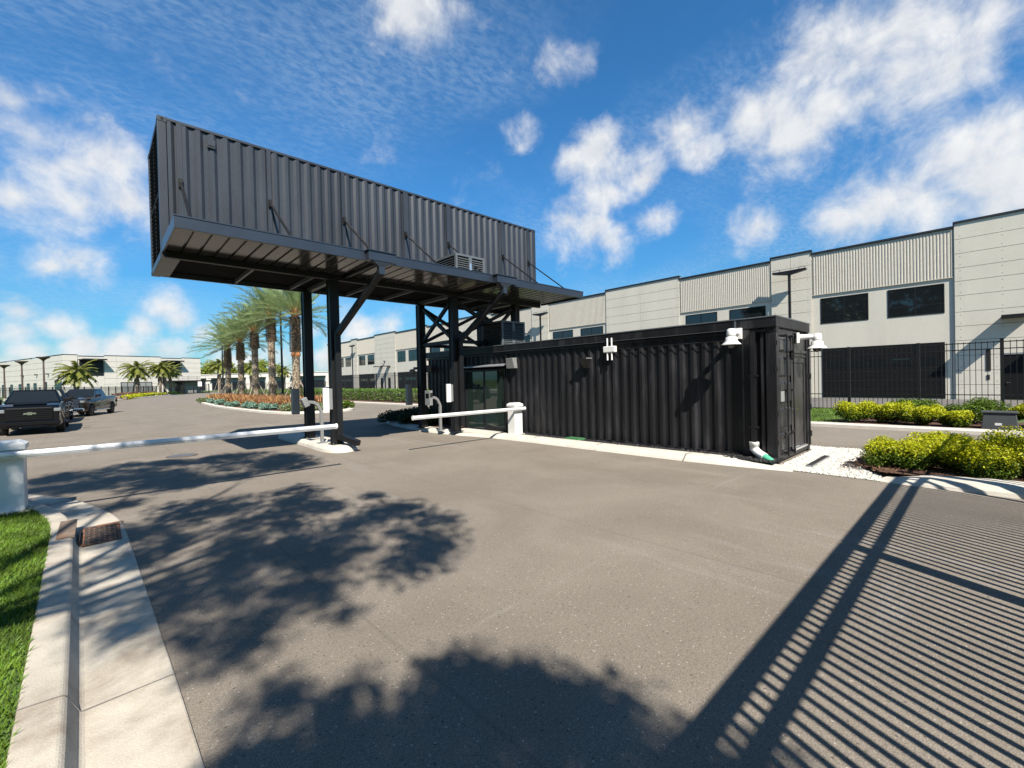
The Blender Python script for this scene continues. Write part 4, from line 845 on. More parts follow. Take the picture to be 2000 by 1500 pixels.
tag(npmesh('copper_grass', np.stack([Bq-sx2*.028,Bq+sx2*.028,T+sx2*.012,T-sx2*.012],1), 'redgr'), 'mass of copper-red ground cover around the palm trunks', 'ground cover', kind='stuff')

WIND = np.array([-.73, .68, 0.])
def date_palm(x, y, zc, ztop, label, seed, fl=3.6, nf=70):
    rr = np.random.default_rng(seed); r = root('date_palm', (x,y,.1), label, 'palm tree', 'tall date palms on the island')
    V = []; mi = []; rows = int((ztop-.1)/.105)
    for i in range(rows):
        z = .1+i*.105; up = z > zc; R0 = .25+.03*max(0,1-z/.8) if not up else .36-.05*((z-zc)/(ztop-zc+.01)); k = 8; pr = .05 if not up else .11
        for j in range(k):
            a0 = 2*math.pi*(j+(.5 if i % 2 else 0))/k; da = math.pi/k*.92; ct = rr.uniform(.85,1.15)
            A0 = np.array([math.cos(a0-da),math.sin(a0-da),0]); A1 = np.array([math.cos(a0+da),math.sin(a0+da),0]); Am = np.array([math.cos(a0),math.sin(a0),0]); c = np.array([x,y,0])
            b0, b1 = c+A0*R0+[0,0,z], c+A1*R0+[0,0,z]; bot = c+Am*R0+[0,0,z-.09]; tip = c+Am*(R0+pr*ct)+[0,0,z+.075]; t0 = c+(A0*.5+Am*.5)*(R0+pr*.8*ct)+[0,0,z+.06]; t1 = c+(A1*.5+Am*.5)*(R0+pr*.8*ct)+[0,0,z+.06]
            V += [[bot,b1,t1,tip],[b0,bot,tip,t0],[t0,tip,t1,c+Am*(R0*.9)+[0,0,z+.08]]]; mi += [0 if up or rr.uniform() < .35 else 1, 0, 0 if up and rr.uniform() < .75 else 1]
    npmesh('trunk', np.array(V), ['boot','bootl'], r, mi)
    m_ = M(); m_.cyl((x,y,.0),(x,y,ztop),.26,12,.24); 
    m_.build('trunk_core', 'boot', r)
    V = []; PV = []
    for i in range(nf):
        f = (i+.5)/nf; az = i*2.39996+rr.uniform(-.2,.2); el = math.radians(88-98*f**1.15+rr.uniform(-7,7)); L_ = fl*rr.uniform(.85,1.1)*(1.0 if f > .12 else .8); d = np.array([math.cos(az)*math.cos(el),math.sin(az)*math.cos(el),math.sin(el)])
        o = np.array([x,y,ztop-.12+.25*(1-f)])+np.array([math.cos(az),math.sin(az),0])*.16; NS = 16; pts = []; p = o.copy(); dv = d.copy()
        for s in range(NS+1):
            pts.append(p.copy()); t = s/NS; dv = dv+np.array([0,0,-.043*(.3+t)])+WIND*.062*(.25+t); dv /= np.linalg.norm(dv); p = p+dv*L_/NS
        pts = np.array(pts)
        for s in range(NS):
            tg = pts[s+1]-pts[s]; sd_ = np.cross(tg,[0,0,1.]); sd_ /= (np.linalg.norm(sd_)+1e-6); wdt = .045*(1-s/NS)+.008; (PV if s < 5 else V).append([pts[s]-sd_*wdt,pts[s]+sd_*wdt,pts[s+1]+sd_*wdt*.85,pts[s+1]-sd_*wdt*.85])
            if s < 3: continue
            upv = np.cross(sd_,tg); upv /= (np.linalg.norm(upv)+1e-6); tn = tg/np.linalg.norm(tg)
            for q in range(3):
                b = pts[s]+tg*(q/3.); ll = .52*math.sin(min(1,(s+q/3-2)/(NS-2.)*.86+.14)*math.pi)**.6*rr.uniform(.8,1.15)
                for sg in (-1,1):
                    ld = sd_*sg*.75+tn*.62+upv*rr.uniform(.05,.5)+WIND*.22; ld /= np.linalg.norm(ld); e = b+ld*ll+np.array([0,0,-.07*ll]); wv = tn*.031; V.append([b-wv,b+wv,e+wv*.25,e-wv*.25])
    npmesh('frond', np.array(V), 'frond', r)
    npmesh('petiole', np.array(PV), 'petiole', r)
    return r
dp = [(11.0,35.5,4.35,7.05,'nearest date palm, tallest, just left of the median columns'),(11.0,41.8,5.6,7.7,'second nearest date palm with a long dark boot section'),(11.0,47.3,5.4,7.0,'middle date palm of the five on the island'),(11.0,53.0,4.6,6.5,'fourth date palm with a dark trunk'),(11.0,59.2,3.9,6.3,'farthest date palm, leftmost of the row')]
for i, (x,y,zc,zt,lab) in enumerate(dp):
    date_palm(x,y,zc,zt,lab,100+i)
    r = root('palm_brace', (x,y,.1), 'timber props around the foot of the '+['nearest','second nearest','middle','fourth','farthest'][i]+' date palm', 'tree brace', 'timber props of the date palms')
    for a in (.6,2.4,3.9,5.4): M().bar((x+math.cos(a)*1.35,y+math.sin(a)*1.35,.1),(x+math.cos(a)*.33,y+math.sin(a)*.33,2.1),.06,.05).build('prop', 'timber', r)
    [M().obox((x+math.cos(a)*.33,y+math.sin(a)*.33,2.05),(.03*math.cos(a),.03*math.sin(a),0),(-.05*math.sin(a),.05*math.cos(a),0),(0,0,.16)).build('batten', 'timber', r) for a in (.6,2.4,3.9,5.4)]
tag(M().lathe((11.0,35.5,4.14), [(.26,-.16),(.34,-.08),(.33,.1),(.27,.2)], 14).build('cut_band', 'orange'), 'band of freshly cut orange boots around the nearest palm trunk', 'palm band')
bpy.data.objects['cut_band'].parent = bpy.data.objects['date_palm']; o = bpy.data.objects['cut_band']; o.location = -Vector((11.0,35.5,.1)); del o['category']; o['label'] = 'freshly cut orange band'

def fan_palm(x, y, h, cr, label, seed, nf=26, group='small yellow-green palms in the distance', brace=False):
    rr = np.random.default_rng(seed); r = root('small_palm', (x,y,.0), label, 'palm tree', group)
    m_ = M(); m_.lathe((x,y,0), [(.24*cr/2.6,0),(.20*cr/2.6,h*.35),(.30*cr/2.6,h*.55),(.17*cr/2.6,h*.75),(.14*cr/2.6,h)], 10); m_.build('trunk', 'bark', r); V = []
    nf = int(nf*1.5)
    for i in range(nf):
        f = (i+.5)/nf; az = i*2.4+rr.uniform(-.2,.2); el = math.radians(62-88*f); d = np.array([math.cos(az)*math.cos(el),math.sin(az)*math.cos(el),math.sin(el)]); p = np.array([x,y,h-.1]); NS = 9; L_ = .78*cr*rr.uniform(.85,1.15); dv = d
        pts = [p]
        for s in range(NS): dv = dv+np.array([0,0,-.13])+WIND*.03; dv = dv/np.linalg.norm(dv); pts.append(pts[-1]+dv*L_/NS)
        for s in range(NS):
            tg = pts[s+1]-pts[s]; sd_ = np.cross(tg,[0,0,1.]); sd_ /= (np.linalg.norm(sd_)+1e-6); tn = tg/np.linalg.norm(tg); V.append([pts[s]-sd_*.04,pts[s]+sd_*.04,pts[s+1]+sd_*.03,pts[s+1]-sd_*.03])
            if s < 2: continue
            for q in range(3):
                b = pts[s]+tg*q*.333; ll = cr*.19*rr.uniform(.7,1.1)*(1-.4*s/NS)
                for sg in (-1,1): ld = sd_*sg*.8+tn*.6+np.array([0,0,-.35]); e = b+ld*ll; V.append([b-tn*.085,b+tn*.085,e+tn*.03,e-tn*.03])
    npmesh('frond', np.array(V), 'fan', r)
    if brace:
        b_ = root('palm_brace', (x,y,0), 'pale timber props around the foot of the '+brace, 'tree brace', 'timber props of the small palms')
        for a in (.3,2.4,4.4): M().bar((x+math.cos(a)*1.7,y+math.sin(a)*1.7,0),(x+math.cos(a)*.2,y+math.sin(a)*.2,h*.5),.12,.08).build('prop', 'timber', b_)
fan_palm(-2.5,105,5.0,4.0,'small yellow-green palm above the far pickup truck',1,30)
fan_palm(6.6,130.8,6.4,4.4,'small palm with timber props in front of the pale left building',2,28,brace='palm before the pale left building')
fan_palm(10.9,133,6.6,3.8,'left palm of the clump beside the far building awning',3,26,brace='palm clump beside the far building awning')
fan_palm(12.1,136.7,6.6,3.6,'middle palm of the clump beside the far building awning',4,24)
fan_palm(13.6,141,6.2,3.6,'right palm of the clump beside the far building awning',5,24)
fan_palm(25.3,148,8.0,4.6,'small palm standing beside the far entrance gate',6,26,brace='palm beside the far entrance gate')
fan_palm(36,160,8.0,5.0,'small palm glimpsed between the second and third date palms',7,26)
fan_palm(45,158,6.5,4.0,'small palm glimpsed between the third and fourth columns of palms',8,24)
hedgebox('low_hedge', [(2.5,101),(5.8,121),(9.3,131)], 1.6, 1.0, 'redwood', 1800, 'low reddish hedge along the far left kerb', 0, .16)
hedgebox('low_hedge', [(3.4,98.5),(6.8,119),(10.4,131.5),(15,143)], .8, .7, 'yel', 1500, 'low yellow-green edging in front of the reddish hedge', 0, .16)

# ================================================================== lamp posts
for x, y, h_, lab, m_, grp in ((15.0,84.7,8.5,'tall thin black lamp post left of the palm row','steel','lamp posts near the palms'),(14.7,52.1,10.5,'tall black lamp post rising among the date palms','steel','lamp posts near the palms'),(-12.9,128.6,6.8,'leftmost bronze lamp post before the pale left building','brown','bronze lamp posts by the left building'),(-9.8,118.8,7.1,'middle bronze lamp post before the pale left building','brown','bronze lamp posts by the left building'),(-6.5,109.0,7.4,'bronze lamp post nearest the corner of the pale left building','brown','bronze lamp posts by the left building')):
    r = root('lamp_post', (x,y,0), lab, 'lamp post', grp); M().cyl((x,y,0),(x,y,h_),.15 if m_ == 'brown' else .12,10,.11 if m_ == 'brown' else .09).build('pole', m_, r)
    if m_ == 'brown': M().lathe((x,y,h_), [(.15,-.5),(.35,-.25),(.85,.05),(.85,.15)], 12).build('lamp_head', m_, r)
    else: M().box(x-.75,y-.1,h_-.12,x+.1,y+.14,h_+.02).build('lamp_head', m_, r)
    M().box(x-.25,y-.25,0,x+.25,y+.25,.5).build('footing', 'conc', r)
# ================================================================== pale building on the left
BO = Vector((-6.42,166.47,0)); BA = Vector((.9532,.3024,0)); BB = Vector((-.3024,.9532,0)); Z3 = Vector((0,0,1))
def bbox(mb, s0, s1, t0, t1, z0, z1, m=0): mb.obox(BO+BA*(s0+s1)/2+BB*(t0+t1)/2+Z3*(z0+z1)/2, BA*((s1-s0)/2), BB*((t1-t0)/2), Z3*((z1-z0)/2), m)
r = root('panel_building', tuple(BO+BA*16+BB*30), 'pale two storey panel building with dark awnings at the left edge of the lot', 'building')
b = M(); bbox(b,.25,32.75,.25,66,-.1,10.9); b.build('body', 'wall2', r)
q = M(); zs = [-.1,1.6,3.2,4.8,6.4,8.0,9.6]
for s0, s1, tp in ((0,2.9,11.25),(8.5,11.2,11.25),(11.2,22,11.25),(27.6,33,11.15)):
    for za, zb in zip(zs, zs[1:]+[tp]): bbox(q, s0+.02, s1-.02, 0, .24, za+.03, zb-.03)
for s0, s1 in ((2.9,8.5),(22,27.6)): bbox(q, s0, s1, .10, .24, 10.1, 10.95); bbox(q, s0+.02, s1-.02, 0.06, .24, 0, 5.5)
q.build('flat_panel', 'wall2', r)
q = M()
for t in range(0, 66, 6):
    for za, zb in zip(zs, zs[1:]+[11.2-.25*((t//12)%2)]): bbox(q, 0, .24, t+.26, t+5.98, (za if za > 3 else 3.9 if za > 1.7 else za)+.03 if not (za < 3.9) else za+.03, zb-.03)
q.build('side_panel', 'wall2', r)
q = M(); bbox(q,-.1,3,-.1,.3,11.25,11.38); bbox(q,8.5,22,-.1,.3,11.25,11.38); bbox(q,3,8.5,0,.3,10.95,11.08); bbox(q,22,27.6,0,.3,10.95,11.08); bbox(q,27.6,33.1,-.1,.3,11.15,11.28); bbox(q,-.1,.3,.3,66,11.2,11.33); q.build('parapet_cap', 'cap', r)
for s0, s1 in ((3.3,8.3),(22.4,27.2)):
    q = M(); bbox(q, s0, s1, .02, .3, 5.6, 9.9); wo = q.build('window', 'steel', r)
    q = M(); n = 5; [bbox(q, s0+.15+i*(s1-s0-.2)/n, s0+.05+(i+1)*(s1-s0-.2)/n, -.0, .03, 5.75, 7.9) for i in range(n)]; q.build('pane', 'bglass', wo)
    q = M(); bbox(q, s0-.1, s1+.1, -2.4, .05, 9.95, 10.12); bbox(q, s0-.1, s1+.1, -2.46, -2.38, 9.8, 10.2); q.build('awning', 'steel', r)
q = M(); bbox(q, 12, 19.6, -.03, .2, 0, 3.7); do = q.build('roll_up_door', 'door', r); q = M(); [bbox(q, 12.2+i*1.47, 13.5+i*1.47, -.04, -.02, .1, 3.5) for i in range(5)]; q.build('door_panel', 'grey', do)
for i, (t, wd_, h_) in enumerate(((1.2,5.0,4.6),(12.2,2.5,4.2),(20.3,2.6,4.0),(26.1,2.5,4.0),(33.2,2.8,3.9),(41.5,2.4,3.9),(50,2.4,3.9),(58,2.4,3.9))):
    q = M(); bbox(q,-.05,.3,t,t+wd_,0,h_); do = q.build('door', 'steel', r); q = M(); bbox(q,-.06,-.04,t+.15,t+wd_-.15,.1,h_-.4); q.build('pane', 'bglass', do)
for t in (10.2,19.3,31): q = M(); bbox(q,-.6,.0,t,t+.5,6.2,6.5); q.build('wall_pack', 'steel', r)
r = root('entrance_balcony', tuple(BO+BA*28+BB*-3), 'dark steel balcony on slanted legs at the end of the pale left building', 'balcony')
q = M(); bbox(q, 22, 37, -5, -.05, 3.5, 3.95); q.build('deck', 'steel', r)
q = M(); [bbox(q, 22, 37, -5, -4.95, z, z+.06) for z in (4.4,5.1)]; [bbox(q, 22+i*2.5-.03, 22+i*2.5+.03, -5.03, -4.97, 3.95, 5.1) for i in range(7)]; q.build('railing', 'steel', r)
for s in (23.2, 30.5, 31.2, 36): q = M(); q.bar(BO+BA*s+BB*-4.5, BO+BA*(s+.7)+BB*-4.5+Z3*3.5, .3, .3, 0, (0,1,0)); q.build('leg', 'steel', r)
q = M(); bbox(q, 25.6, 26.1, -4.8, -.1, 0, 3.5); bbox(q, 26.1, 30.2, -3, -2.9, 0, 3.3, 1); q.build('side_screen', ['steel','grey'], r)
fence('picket_fence', (-9.5,72), (10.6,138), 2.3, 3.4, .3, 'black picket fence in front of the pale left building', (2.25,2.0,.15), .14, None, .03)
r = root('entrance_gate', (21,151,0), 'black slatted sliding gate across the far end of the road', 'gate')
q = M(); P0, P1 = Vector((15.6,147.2,0)), Vector((23.5,152.6,0)); d = (P1-P0)
for z in (.1,1.2,2.4): q.bar(P0+Z3*z, P1+Z3*z, .08, .1)
for i in range(26): c = P0+d*(i/25); q.bar(c+Z3*.1, c+Z3*2.4, .05, .05, 0, (1,0,0))
q.build('leaf', 'fence', r)
for c in (P0, P0+d*.5, P1): q = M(); q.box(c.x-.12,c.y-.12,0,c.x+.12,c.y+.12,2.7); q.build('post', 'steel', r)
r = root('gate_sign', (20.8,149.6,0), 'small white sign hanging on the far entrance gate', 'sign'); M().box(20.45,149.2,2.0,21.35,149.25,3.3).build('face', 'white', r); M().box(20.85,149.26,0,20.95,149.34,3.4).build('post', 'steel', r)
fence('picket_fence', (24.5,118), (47,101), 2.4, 3.2, .3, 'black picket fence seen behind the date palm trunks', (2.35,2.1,.15), .14, None, .035)
# low building far behind
r = root('low_building', (55,225,0), 'long low white building far behind the palms', 'building')
FA, FB = Vector((30,247,0)), Vector((82,199,0)); fd = (FB-FA).normalized(); fn = Vector((-fd.y, fd.x, 0)); Lf = (FB-FA).length
q = M(); q.obox((FA+FB)/2+fn*8+Z3*3.6, fd*(Lf/2), fn*8, Z3*3.6); q.build('body', 'chain', r)
q = M(); q.obox((FA+FB)/2+fn*.2+Z3*7.3, fd*(Lf/2), fn*.5, Z3*.12); q.build('parapet_cap', 'chain', r)
for a in range(2, int(Lf)-7, 9):
    q = M(); q.obox(FA+fd*(a+3.2)-fn*.1+Z3*2.7, fd*3.2, fn*.15, Z3*2.7); wo = q.build('window', 'grey', r); q = M(); q.obox(FA+fd*(a+3.2)-fn*.28+Z3*1.9, fd*2.9, fn*.03, Z3*1.7); q.build('pane', 'bglass', wo); q = M(); q.obox(FA+fd*(a+3.2)-fn*1.1+Z3*5.5, fd*3.4, fn*1.1, Z3*.08); q.build('awning', 'steel', r)

# ================================================================== trees
def tree(name, loc, h, cr, m, n, label, group, seed, size=.3, ch=None, trunk=.25, shape='round'):
    rr = np.random.default_rng(seed); r = root(name, loc, label, 'tree', group); x, y, z = loc; ch = ch or h*.7; nb = 38; cs = []
    for i in range(nb):
        f = rr.uniform(0,1); zz = h-ch+ch*f
        R_l = cr*(1-f)**.8 if shape == 'cone' else cr*math.sin(math.pi*(.12+.82*f))**.7
        a = rr.uniform(0,6.28); t = rr.uniform(.2,.95); cs.append((x+math.cos(a)*R_l*t, y+math.sin(a)*R_l*t, z+zz, cr*rr.uniform(.16,.34)*(.6 if shape == 'cone' else 1)))
    cs = np.array(cs); k = rr.integers(0,nb,n); dr = rr.normal(size=(n,3)); dr /= np.linalg.norm(dr,axis=1)[:,None]; C = cs[k,:3]+dr*(cs[k,3]*rr.uniform(.4,1.15,n))[:,None]
    npmesh('crown', leaves(C, size, .5, .2, rr), m, r)
    t = M(); t.cyl((x,y,z-.1),(x,y,z+h-ch*.5),trunk,10,trunk*.5)
    for i in range(0, nb, 3): t.cyl((x,y,z+(h-ch)*.8+rr.uniform(0,ch*.4)), cs[i,:3], trunk*.3, 6, trunk*.08)
    t.build('trunk', 'bark', r); return r
for i, (x,y,h_,cr) in enumerate(((42.8,277,13.0,7.0),(49,272,13.8,7),(56,265,12.5,6),(62,259,14.5,6.5),(67.5,254,12.5,6))):
    tree('broad_tree', (x,y,0), h_, cr, 'treey', 2200, ['leftmost','second from left','middle','second from right','rightmost'][i]+' yellow-green tree behind the low white building', 'yellow-green trees beyond the low building', 200+i, .55)
for i, (x,y,h_) in enumerate(((79.6,281.8,12.6),(92.3,269.8,13.6))):
    tree('pine_tree', (x,y,0), h_, 3.2, 'pine', 1500, ['small dark pine beyond the palm row, the left one','dark pine seen between the two median columns'][i], 'pines on the horizon', 220+i, .5, h_*.8, .25, 'cone')
# trees at the roadside left of the picture: they show in the window glass
for i, (x,y,h_,cr) in enumerate(((-21,-4,15,6),(-23,6,18,6.5),(-21,14.5,17,6.5),(-24,23,19,7),(-25,32,18,7),(-27,-13,17,7),(-14,-14,14,6),(-3,-18,14,6))):
    tree('roadside_tree', (x,y,0), h_, cr, 'tree', 9000, 'roadside tree out of the picture, mirrored in the warehouse windows', 'roadside trees left of the picture', 240+i, .42, h_*.85, .35)
# two oaks beside the camera whose shade falls on the drive
S2 = [(.30,3.55),(.22,5.0),(.2,8.4),(.6,9.1),(1.2,8.9),(1.91,9.14),(2.82,8.68),(3.31,7.56),(3.51,6.15),(3.50,4.95),(2.92,4.1),(2.3,3.9),(1.98,4.0),(1.58,3.45),(1.19,3.5),(1.01,3.6),(.66,3.5)]
S3 = [(-1.4,12.0),(-.96,14.2),(.06,15.3),(1.32,14.5),(2.73,14.5),(3.6,14.0),(4.2,12.2),(3.71,10.8),(2.4,10.7),(1.15,10.4),(.4,11.3)]
SL = [(-2.6,3),(.05,3.2),(.25,5),(.3,8),(.5,10.4),(-1.4,12),(-3,11)]
LB = [(-1.6,9.6),(-.2,9.4),(-.1,11.0),(-1.5,11.2)]
S1 = [(1.1,2.0),(1.32,2.45),(1.78,2.45),(1.98,2.1),(1.85,1.9),(2.2,1.5),(2.05,1.1),(2.15,.6),(1.5,-.5),(-.9,-.5),(.2,1.2)]; S1b = [(.35,2.7),(.85,3.0),(1.15,2.7),(1.0,2.0),(.2,1.2),(-.3,1.6)]
def canopy_clumps(poly, n, zr, rr_, rs, seed):
    rg = random.Random(seed); xs = [p[0] for p in poly]; ys = [p[1] for p in poly]; out = []
    while len(out) < n:
        gx, gy = rg.uniform(min(xs),max(xs)), rg.uniform(min(ys),max(ys))
        if inpoly(gx, gy, poly): z = rg.uniform(*zr); out.append((gx-K[0]*z, gy-K[1]*z, z, rg.uniform(*rr_)))
    return out
def oak(loc, fork, clumps, nleaf, label, seed):
    rr = np.random.default_rng(seed); r = root('oak_tree', loc, label, 'tree', 'oaks beside the camera'); cs = np.array(clumps); C = []
    for x, y, z, R0 in clumps:
        n = int(1.8*nleaf*(R0/.35)**2); d = rr.normal(size=(n,3)); d /= np.linalg.norm(d,axis=1)[:,None]; C.append(np.array([x,y,z])+d*(R0*rr.uniform(.15,1.15,n)[:,None])*np.array([1,1,.7]))
    npmesh('crown', leaves(np.concatenate(C), .055, .5, .3, rr), 'tree', r)
    t = M(); t.cyl((loc[0],loc[1],-.1), fork, .22, 12, .15); f = Vector(fork)
    hub = [cs[i,:3] for i in rr.choice(len(cs), 7, replace=False)]
    for hb in hub: t.cyl(f, f+(Vector(hb)-f)*.7, .07, 8, .03)
    for x, y, z, R0 in clumps:
        near = min((f+(Vector(hb)-f)*.7 for hb in hub), key=lambda v: (v-Vector((x,y,z))).length); 
        if (near-Vector((x,y,z))).length < 1.1: t.cyl(near, (x,y,z), .012, 5, .004, caps=False)
    t.build('trunk', 'bark', r)
oak((-4.4,-1.6,0), (-3.9,-.9,6.6), canopy_clumps(S2,98,(8.2,10.4),(.18,.46),0,5)+canopy_clumps(S3,110,(9.6,11.6),(.25,.55),0,6)+canopy_clumps(LB,22,(9,11),(.25,.5),0,9)+canopy_clumps(SL,44,(8.5,10.6),(.15,.36),0,8), 120, 'oak beside the camera whose dappled shade lies over the lawn and lanes', 300)
oak((-2.0,-5.6,0), (-1.8,-5.0,6.2), canopy_clumps(S1,90,(7.0,8.6),(.22,.42),0,7)+canopy_clumps(S1b,30,(7.0,8.6),(.16,.34),0,12), 190, 'low oak beside the gate whose solid shade lies in the foreground', 301)

# ================================================================== gate at the street, behind the camera, throwing the striped shade
GYq = -1.2
def gate_leaf(x0, x1, label, stile):
    r = root('swing_gate', ((x0+x1)/2, GYq, 0), label, 'gate', 'leaves of the driveway gate'); q = M()
    q.box(x0,GYq-.03,.1,x0+.085,GYq+.03,2.49); q.box(x1-.085,GYq-.03,.1,x1,GYq+.03,2.49)
    for z in (2.37,2.13,.10): q.box(x0+.085,GYq-.03,z,x1-.085,GYq+.03,z+(.12 if z > 2.3 else .065))
    q.build('frame', 'fence', r); p = M(); n = round((x1-x0-.17)/.122)
    for i in range(1, n): x = x0+.085+(x1-x0-.17)*i/n; p.box(x-.018,GYq-.016,.165,x+.018,GYq+.016,2.13); p.box(x-.018,GYq-.016,2.195,x+.018,GYq+.016,2.37)
    p.build('picket_panel', 'fence', r)
gate_leaf(.35, 4.985, 'left leaf of the black driveway gate beside the camera', 1)
gate_leaf(5.005, 9.2, 'right leaf of the black driveway gate throwing striped shade', 0)
fence('picket_fence', (9.45,GYq), (15.5,GYq), 2.45, 2.0, .125, 'black picket fence beside the right gate leaf', (2.40,2.15,.15), .12, None, .034)

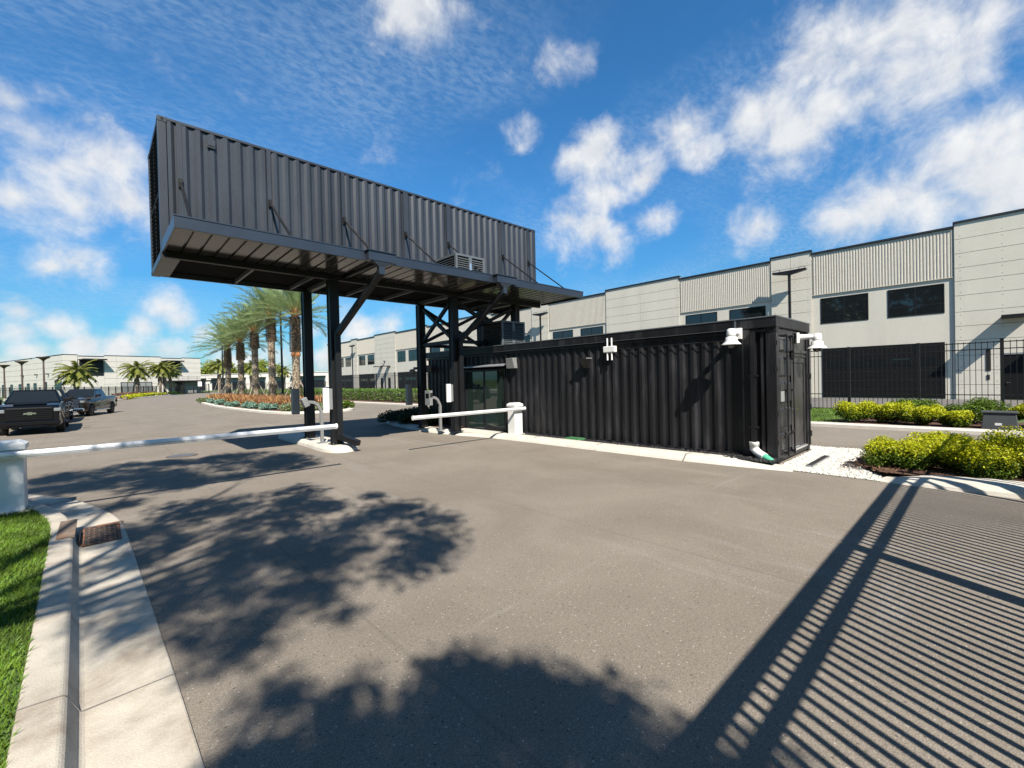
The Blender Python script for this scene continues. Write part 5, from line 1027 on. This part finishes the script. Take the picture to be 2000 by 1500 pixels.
# ================================================================== pickup trucks and a far car
def arc(cx, cz, R0, a0, a1, n=9): return [(cx+R0*math.cos(math.radians(a0+(a1-a0)*i/n)), cz+R0*math.sin(math.radians(a0+(a1-a0)*i/n))) for i in range(n+1)]
def vehicle(name, loc, heading, paint, label, cat, group, suv=False, chrome=False, emblem=False):
    r = root(name, (0,0,0), label, cat, group); Wd = 1.0
    prof = [(2.88,.32),(2.95,.50),(2.96,1.10),(2.90,1.25)]
    up = [(2.5,1.33),(1.35,1.37),(-.5,1.36),(-2.92,1.36)]
    low = [(-2.95,.62),(-2.85,.45)]+arc(-1.85,.42,.50,180,0)[0:]+[(-1.0,.40)]+[(1.3,.40)]+arc(1.88,.42,.50,180,0)
    pts = prof+up+low; n = len(pts); b = M(); P = []
    for sgn, ins in ((-1,0),(1,0)):
        for x, z in pts:
            yy = Wd-(.05 if z > 1.2 else 0)-(.10 if x > 2.8 else 0)-(.04 if x < -2.8 else 0)-(.03 if z < .5 else 0); P.append((x, sgn*yy, z))
    b.add(P, [list(range(n))[::-1], list(range(n,2*n))]+[(i,(i+1)%n,n+(i+1)%n,n+i) for i in range(n)]); b.build('body', paint, r, bevel=.045, seg=3)
    xr_lo, xr_hi = (-2.8,-2.3) if suv else (-1.05,-.85)
    lo = [(1.38,.93),(xr_lo,.93)]; hi = [(.48,.70),(xr_hi,.70)]; z0, z1 = 1.33, 1.93; c = M()
    V = [(lo[0][0],-lo[0][1],z0),(lo[0][0],lo[0][1],z0),(lo[1][0],lo[1][1],z0),(lo[1][0],-lo[1][1],z0),(hi[0][0],-hi[0][1],z1),(hi[0][0],hi[0][1],z1),(hi[1][0],hi[1][1],z1),(hi[1][0],-hi[1][1],z1)]
    c.add(V, [(4,5,6,7),(0,1,5,4),(1,2,6,5),(2,3,7,6),(3,0,4,7)]); c.build('cab', paint, r, bevel=.05, seg=3)
    V = [Vector(v) for v in V]
    def pane(nm, i, j, k, l, m0, m1, n0=.08, n1=.1, off=.012):
        A0, B0_, C0, D0 = V[i], V[j], V[k], V[l]; f = lambda u, v: (A0*(1-u)+B0_*u)*(1-v)+(D0*(1-u)+C0*u)*v
        nv = (B0_-A0).cross(D0-A0).normalized(); cen = sum(V, Vector())/8
        if nv.dot(f(.5,.5)-cen) < 0: nv = -nv
        q = M(); p4 = [f(m0,n0)+nv*off, f(m1,n0)+nv*off, f(m1,1-n1)+nv*off, f(m0,1-n1)+nv*off]; q.add(p4, [(0,1,2,3)]); q.build(nm, 'carglass', r)
    pane('windscreen',0,1,5,4,.05,.95); pane('rear_window',2,3,7,6,.08,.92)
    spans = ((.12,.40),(.44,.70),(.74,.95)) if suv else ((.13,.52),(.56,.93))
    for a, e in spans: pane('side_window',1,2,6,5,a,e); pane('side_window',3,0,4,7,1-e,1-a)
    q = M(); q.box(2.90,-.70,.60,2.985,.70,1.18); go = q.build('grille', 'trim', r, bevel=.03)
    for i in range(6): q = M().box(2.985,-.67,.65+i*.085,3.0,.67,.675+i*.085); q.build('bar', 'chrome' if chrome else 'carblk', go, bevel=.006)
    if emblem:
        q = M(); q.prism([(-.20,-.035),(-.07,-.035),(-.07,-.06),(.07,-.06),(.07,-.035),(.20,-.035),(.17,.035),(.07,.035),(.07,.06),(-.07,.06),(-.07,.035),(-.17,.035)], 0, .012)
        q.v = [(3.003+z, x, .93+y) for x, y, z in q.v]; q.build('emblem', 'chrome', go)
    for sg in (-1,1):
        q = M(); q.box(2.74,sg*.71,.98,2.972,sg*.945,1.13); q.build('headlight', 'lamp', r, bevel=.03)
        q = M(); q.box(1.05,sg*.97,1.36,1.26,sg*1.22,1.54); q.bar((1.15,sg*.9,1.30),(1.15,sg*1.05,1.36),.08,.05); q.build('mirror', 'trim', r, bevel=.04)
        q = M(); q.box(-.1,sg*.985,1.02,.12,sg*1.02,1.06); q.box(-1.0,sg*.985,1.02,-.78,sg*1.02,1.06); q.build('door_handle', 'chrome' if chrome else 'trim', r)
        q = M(); q.box(-2.95,sg*.80,.85,-2.90,sg*.97,1.20); q.build('tail_light', 'rust', r)
        q = M(); q.box(-1.25,sg*.90,.36,1.2,sg*1.03,.42); q.build('side_step', 'chrome' if chrome else 'trim', r)
        q = M()
        for xs in (.52,-.42,-1.12): q.box(xs-.006,sg*.998,.46,xs+.006,sg*1.0015,1.25)
        q.build('door_seam', 'pit', r)
        for xw in (1.88,-1.85):
            w_ = M(); w_.lathe((xw,sg*.87,.41), [(.24,-.13),(.39,-.13),(.41,-.09),(.41,.09),(.39,.13),(.24,.13)], 28, 0, 'y'); wo = w_.build('wheel', 'tyre', r)
            q = M(); q.lathe((xw,sg*.87,.41), [(.02,-.11),(.25,-.10),(.25,.10),(.02,.11)], 20, 0, 'y')
            for k in range(6): a = k*math.pi/3; q.bar((xw,sg*.985,.41),(xw+math.cos(a)*.24,sg*.985,.41+math.sin(a)*.24),.05,.03,0,(0,1,0))
            q.build('rim', 'rim' if not chrome else 'lgrey', wo)
    q = M(); q.box(2.86,-.92,.42,3.02,.92,.60); q.box(2.9,-.55,.34,2.99,.55,.42); q.build('front_bumper', 'chrome' if chrome else 'carblk', r, bevel=.03)
    q = M(); q.box(-3.02,-.95,.48,-2.90,.95,.66); q.build('rear_bumper', 'chrome' if chrome else 'trim', r, bevel=.02)
    q = M(); q.box(-2.6,-.8,.32,2.6,.8,.44); q.build('underbody', 'pit', r)
    q = M(); q.obox((2.1,0,1.355),(.6,0,-.03),(0,.5,0),(0,0,.024)); q.build('hood_bulge', paint, r, bevel=.02)
    r.location = loc; r.rotation_euler = (0,0,heading); return r
vehicle('pickup_truck', (-2.12,30.9,0), math.radians(-90), 'carblk', 'shiny black pickup truck nearest the left edge, facing the camera', 'pickup truck', 'dark vehicles parked at the left', emblem=True)
vehicle('pickup_truck', (-.65,45.6,0), math.radians(-108), 'cargrey', 'dark grey pickup truck with chrome bumper parked behind the black one', 'pickup truck', 'dark vehicles parked at the left', chrome=True)
vehicle('parked_suv', (-2.2,38.4,0), math.radians(-91), 'carblu', 'dark car mostly hidden behind the black pickup truck', 'car', 'dark vehicles parked at the left', suv=True)
vehicle('parked_suv', (41.5,104.0,0), math.radians(-160), 'carwht', 'white car parked behind the fence beyond the median columns', 'car', 'cars parked behind the far fence', suv=True)
vehicle('parked_suv', (35.5,112,0), math.radians(-150), 'cargrey', 'grey car parked behind the fence and the palm trunks', 'car', 'cars parked behind the far fence', suv=True)
